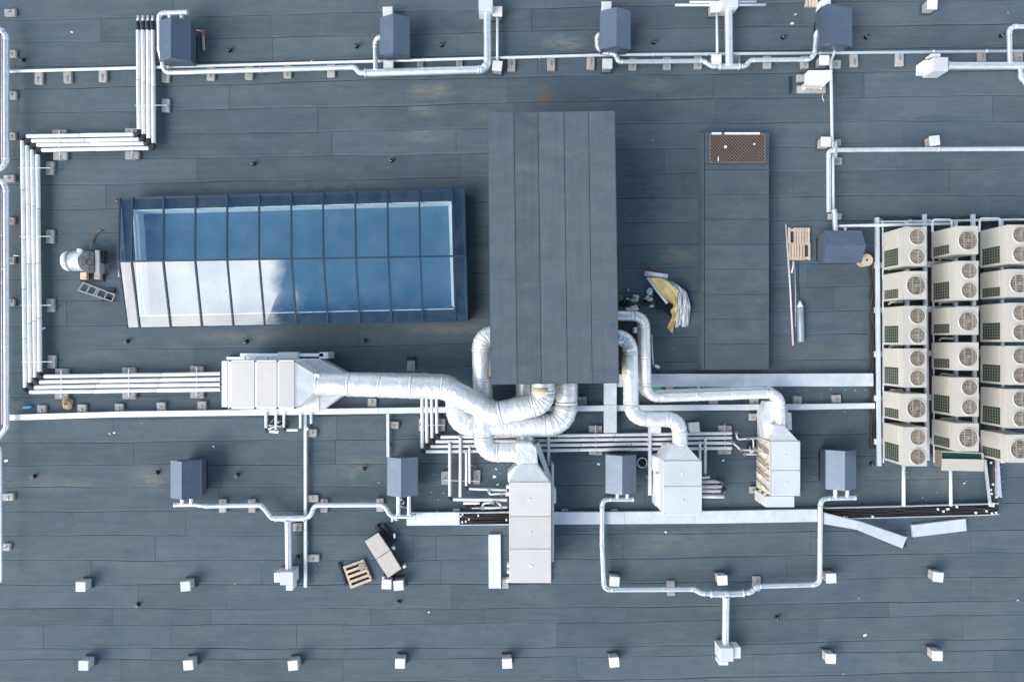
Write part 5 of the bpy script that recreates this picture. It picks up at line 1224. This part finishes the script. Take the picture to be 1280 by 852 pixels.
# ladder
root = T('ladder', 'short aluminium ladder lying askew below the drum fan', 'ladder', P(120, 365))
r0a, r0b, r1a, r1b = P(103.5, 353, .09), P(144, 368.5, .09), P(97, 362.5, .09), P(141, 376.8, .09)
for (p, q_) in ((r0a, r0b), (r1a, r1b)): MB().bar(p, q_, .026, .06).build('rail', 'steel', root)
for u in (.02, .24, .46, .52, .76, .98): MB().bar(r0a.lerp(r0b, u), r1a.lerp(r1b, u), .028, .03).build('rung', 'steel', root)
for (x, y) in ((133, 374.5), (139, 363)): MB().box(*(lambda p: (p.x - .14, p.x + .14, p.y - .07, p.y + .07))(P(x, y)), .002, .07).build('foot', 'rubber', root)
# yellow insulation under white film
root = T('insulation_sheet', 'yellow insulation mat fanning out with creased white film, right of the plant room', 'insulation', P(840, 375))
def cr(pts, u):
    n = len(pts) - 1; i = min(n - 1, int(u * n)); f = u * n - i
    p0, p1, p2, p3 = pts[max(0, i - 1)], pts[i], pts[i + 1], pts[min(n, i + 2)]
    return tuple(.5 * (2 * p1[k] + (p2[k] - p0[k]) * f + (2 * p0[k] - 5 * p1[k] + 4 * p2[k] - p3[k]) * f * f + (3 * p1[k] - p0[k] - 3 * p2[k] + p3[k]) * f ** 3) for k in (0, 1))
def sheet(name, inner, outer, m, nu, nv, ridge, amp, zf, par):
    vs = []; fs = []
    for i in range(nu + 1):
        u = i / nu; a, b = cr(inner, u), cr(outer, u)
        for j in range(nv + 1):
            v = j / nv; z = zf(u, v) + amp * (math.sin(v * ridge * math.pi + 2.2 * math.sin(u * 5)) * (.4 + .6 * u)) + random.uniform(-.012, .012)
            vs.append(P(a[0] + (b[0] - a[0]) * v, a[1] + (b[1] - a[1]) * v, max(.012, z)))
    for i in range(nu):
        for j in range(nv): q0 = i * (nv + 1) + j; fs.append([q0, q0 + 1, q0 + nv + 2, q0 + nv + 1])
    n0 = len(vs); vs += [p - Vector((0, 0, .01)) for p in vs]; fs += [[n0 + k for k in f[::-1]] for f in fs]
    return MB().add(vs, fs, True).build(name, m, par)
sheet('foam_mat', [(811, 347), (821, 360), (833, 374), (841.5, 381), (838, 388), (840, 396), (833.5, 409)], [(828, 347.5), (842, 357), (850, 366), (847, 378), (850, 390), (844, 402), (841, 417)], 'yellow', 34, 16, 4, .07, lambda u, v: .26 - .12 * u + .06 * math.sin(v * 7 + u * 9) + .04 * math.sin(u * 31 + v * 5), root)
fin = [(826, 347.3), (839, 355), (845, 366), (846, 380), (844, 395), (842, 404)]; fou = [(829, 347.5), (848, 357), (858, 367), (861.5, 381), (861.5, 392), (860, 401)]
random.seed(77)
for k in range(7):
    u0, u1 = k / 7 - .04, (k + 1) / 7 + .05; ext = [0, random.uniform(-1, 1), random.uniform(-1, 1), random.uniform(-1, 2), random.uniform(-2, 2), random.uniform(-4, 8)]
    ia = [(a[0] + (b[0] - a[0]) * u0 + random.uniform(-.5, .5), a[1] + (b[1] - a[1]) * u0 + e) for a, b, e in zip(fin, fou, ext)]
    oa = [(a[0] + (b[0] - a[0]) * u1 + random.uniform(-.5, .5), a[1] + (b[1] - a[1]) * u1 + e) for a, b, e in zip(fin, fou, ext)]
    sheet('white_film', ia, oa, 'film', 34, 9, random.uniform(1.6, 3), .10, lambda u, v, k=k: .24 + .08 * ((k * 5) % 3) - .10 * u + .07 * math.sin(u * 23 + k * 2), root)
MB().sweep([P(809.5, 347, .25), P(820, 361, .22), P(834, 379, .2)], .05, 8).build('edge_roll', 'film', root)
MB().poly([(817, 365), (833, 380), (841, 380), (838, 396), (829, 386), (822, 388)], .004, .06).build('shade_patch', 'blackbag', root)  # black patch put in as the shade under the mat's left edge
tag(MB().cyl(P(805.8, 341.5, .09), P(834.5, 345.5, .09), .085, n=14).build('film_roll', 'film', None), 'short white roll lying across the top of the yellow insulation', 'roll')
tag(MB().sweep([P(805, 328.5, .02), P(812, 333, .03), P(825, 339, .02)], .02, 6).build('strap', 'red', None), 'thin red strap above the white roll', 'strap')
def crumple(name, label, cat, x, y, rx, ry, h, m, seed, parent=None):
    random.seed(seed); vs = []; fs = []; nu, nv = 14, 6
    for j in range(nv + 1):
        for i in range(nu):
            a = 2 * math.pi * i / nu; ph = math.pi / 2 * j / nv
            k = random.uniform(.68, 1.12)
            c = P(x, y, 0); vs.append((c.x + math.cos(a) * math.cos(ph) * rx * M1 * k, c.y + math.sin(a) * math.cos(ph) * ry * M1 * k, .004 + h * math.sin(ph) * random.uniform(.65, 1.1)))
    for j in range(nv):
        for i in range(nu): fs.append([j * nu + i, j * nu + (i + 1) % nu, (j + 1) * nu + (i + 1) % nu, (j + 1) * nu + i])
    fs.append(list(range(nu)))
    fs.append([nv * nu + i for i in range(nu)][::-1])
    o = MB().add(vs, fs).build(name, m, None); return tag(o, label, cat)
crumple('cloth_heap', 'tan crumpled heap on felt between white pipes and trunking', 'cloth', 86, 504, 7.5, 7.5, .22, 'card', 1)
crumple('plastic_bag', 'black crumpled bag against the plant room wall above the slim duct', 'bag', 783, 379, 8, 6, .3, 'blackbag', 2)
crumple('foil_scrap', 'large grey foil scrap along the slim duct by the plant room', 'scrap', 790, 385, 9, 3.6, .2, 'foil', 4)
crumple('foil_scrap', 'small bright foil scrap beside the black bag', 'scrap', 794, 372.5, 4.5, 5, .3, 'foil', 5)
crumple('foil_scrap', 'pale scrap between black bag and yellow insulation', 'scrap', 810, 374, 6.5, 3, .25, 'pink', 6)
crumple('foil_scrap', 'pale scrap tucked under the left edge of the yellow insulation', 'scrap', 812, 364, 4.5, 5, .2, 'film', 7)
crumple('plastic_bag', 'black crumpled scrap left of the yellow insulation edge', 'bag', 806, 378, 7, 5, .2, 'blackbag', 8)
xs_s = sorted(random.uniform(773, 816) for _ in range(16))
for k in range(16):
    x = xs_s[k]; y = 383 - abs(random.gauss(0, 8)) + (x - 773) * .05
    crumple('scrap', f"{['black', 'pale', 'dark', 'white'][k % 4]} scrap in the rubbish heap, {ORD[k + 1]} from the plant room wall", 'scrap', x, y, random.uniform(1.6, 3.6), random.uniform(1.2, 2.8), random.uniform(.05, .16), ['blackbag', 'film', 'rubber', 'foil'][k % 4], 100 + k)['group'] = 'scraps by the plant room wall'
crumple('cardboard_scrap', 'orange-brown scrap at the plant room wall beside the black bag', 'scrap', 775, 373, 3.5, 4, .25, 'copper', 9)
tag(MB().poly([(771, 401), (803, 401), (800, 440), (786, 452), (771, 466)], .004, .012).build('shade_sheet', 'rubber', None), 'black sheet standing in for shade beneath the two ducts right of the plant room', 'shade sheet')  # black sheet added to paint the deep shade around the ducts
tag(MB().pbox(792, 409, 799, 416, .02, .3).build('valve_block', 'pvc', None, bev=.02), 'small white block beside the slim duct over the black shade sheet', 'block')
tag(MB().poly([(816, 489.5), (816.5, 481.5), (822, 480.5), (829, 486), (824, 489.5)], .02, .12).build('plastic_cover', 'green', None, bev=.01), 'small green plastic piece between slim ducts and wide tray', 'plastic')
tag(MB().pbox(833, 482, 842, 488, .0, .12).build('stone', 'concrete', None, bev=.02), 'grey stone beside the green plastic piece', 'stone')
tag(MB().sweep([P(875.3, 441, .04), P(875.3, 460, .04), P(872, 464, .04)], .045, 8).build('drain_hose', 'rubber', None), 'short black hose at the lower left corner of the low box', 'hose')
tag(MB().sweep([P(814.5, 418, .05), P(815.5, 440, .05), P(817, 456, .05)], .018, 6).build('wire', 'pvc', None), 'thin white wire hanging beside the slim duct', 'wire')
tag(MB().cyl(P(819, 456.5, .06), P(824, 459.5, .06), .06, n=10).build('lamp_tube', 'film', None), 'small white fitting at the end of the thin wire', 'fitting')
tag(MB().sweep([P(29, 509.5, .06), P(31, 509, .06), P(38, 508.2, .06), P(40, 508, .06)], [.03, .055, .055, .04], 12).build('bottle', 'blue', None), 'blue plastic bottle lying beside the left trunking', 'bottle')
root = T('pallet', 'wooden pallet corner peeking out above the darker fan housing', 'pallet', P(1018, 3))
for k in range(4): MB().pbox(1007 + k * 4, -8, 1010.2 + k * 4, 8.3, .1, .13).build('slat', 'wood', root)
MB().pbox(1007, 4, 1023, 8.2, 0, .098).build('bearer', 'wood', root)
tag(MB().poly([(1023, 12.5), (1024.5, 2), (1030, -3), (1039, -3), (1038.5, 5), (1027, 8)], .02, .25).build('white_sheet', 'pvc', None, bev=.01), 'white folded sheet between pallet corner and darker housing', 'sheet')
root = T('brush', 'small broom with tan handle beside the top-left fan housing', 'brush', P(254, 48))
MB().bar(P(254, 44, .05), P(255, 63, .05), .07, .05).build('handle', 'wood', root); MB().bar(P(246, 38, .05), P(256, 40, .05), .03, .03).build('rod', 'pvc', root); MB().pbox(252, 37, 255.5, 44, .02, .09).build('head', 'red', root)
random.seed(31)
mb = MB()
for (x, y) in ((137, 541), (143, 541), (267, 557), (536, 765), (1205, 604), (748, 579), (749, 567), (904, 576), (620, 585), (618, 595), (617, 596), (622, 606), (666, 600), (546, 639), (557, 593), (832, 664), (1081, 794), (1272, 750), (990, 30), (994, 19), (1030, 72), (898, 486), (865, 485), (873, 484), (882, 486), (55, 411), (8, 576), (90, 40)):
    c = P(x, y); s_ = random.uniform(.025, .06); mb.bar(c + Vector((-s_, 0, .012)), c + Vector((s_, random.uniform(-.05, .05), .014)), s_ * 1.2, .012)
for k in range(110):
    x, y = random.choice(((random.uniform(10, 1270), random.uniform(10, 845)), (random.gauss(1150, 60), random.gauss(600, 25)), (random.gauss(580, 30), random.gauss(600, 18)), (random.gauss(1060, 40), random.gauss(490, 10))))
    c = P(x, y); s_ = random.uniform(.008, .02); mb.bar(c + Vector((-s_, 0, .008)), c + Vector((s_, random.uniform(-.02, .02), .009)), s_, .008)
mb.build('litter', 'film', None, kind='stuff')['label'] = 'white specks of litter scattered on the felt'
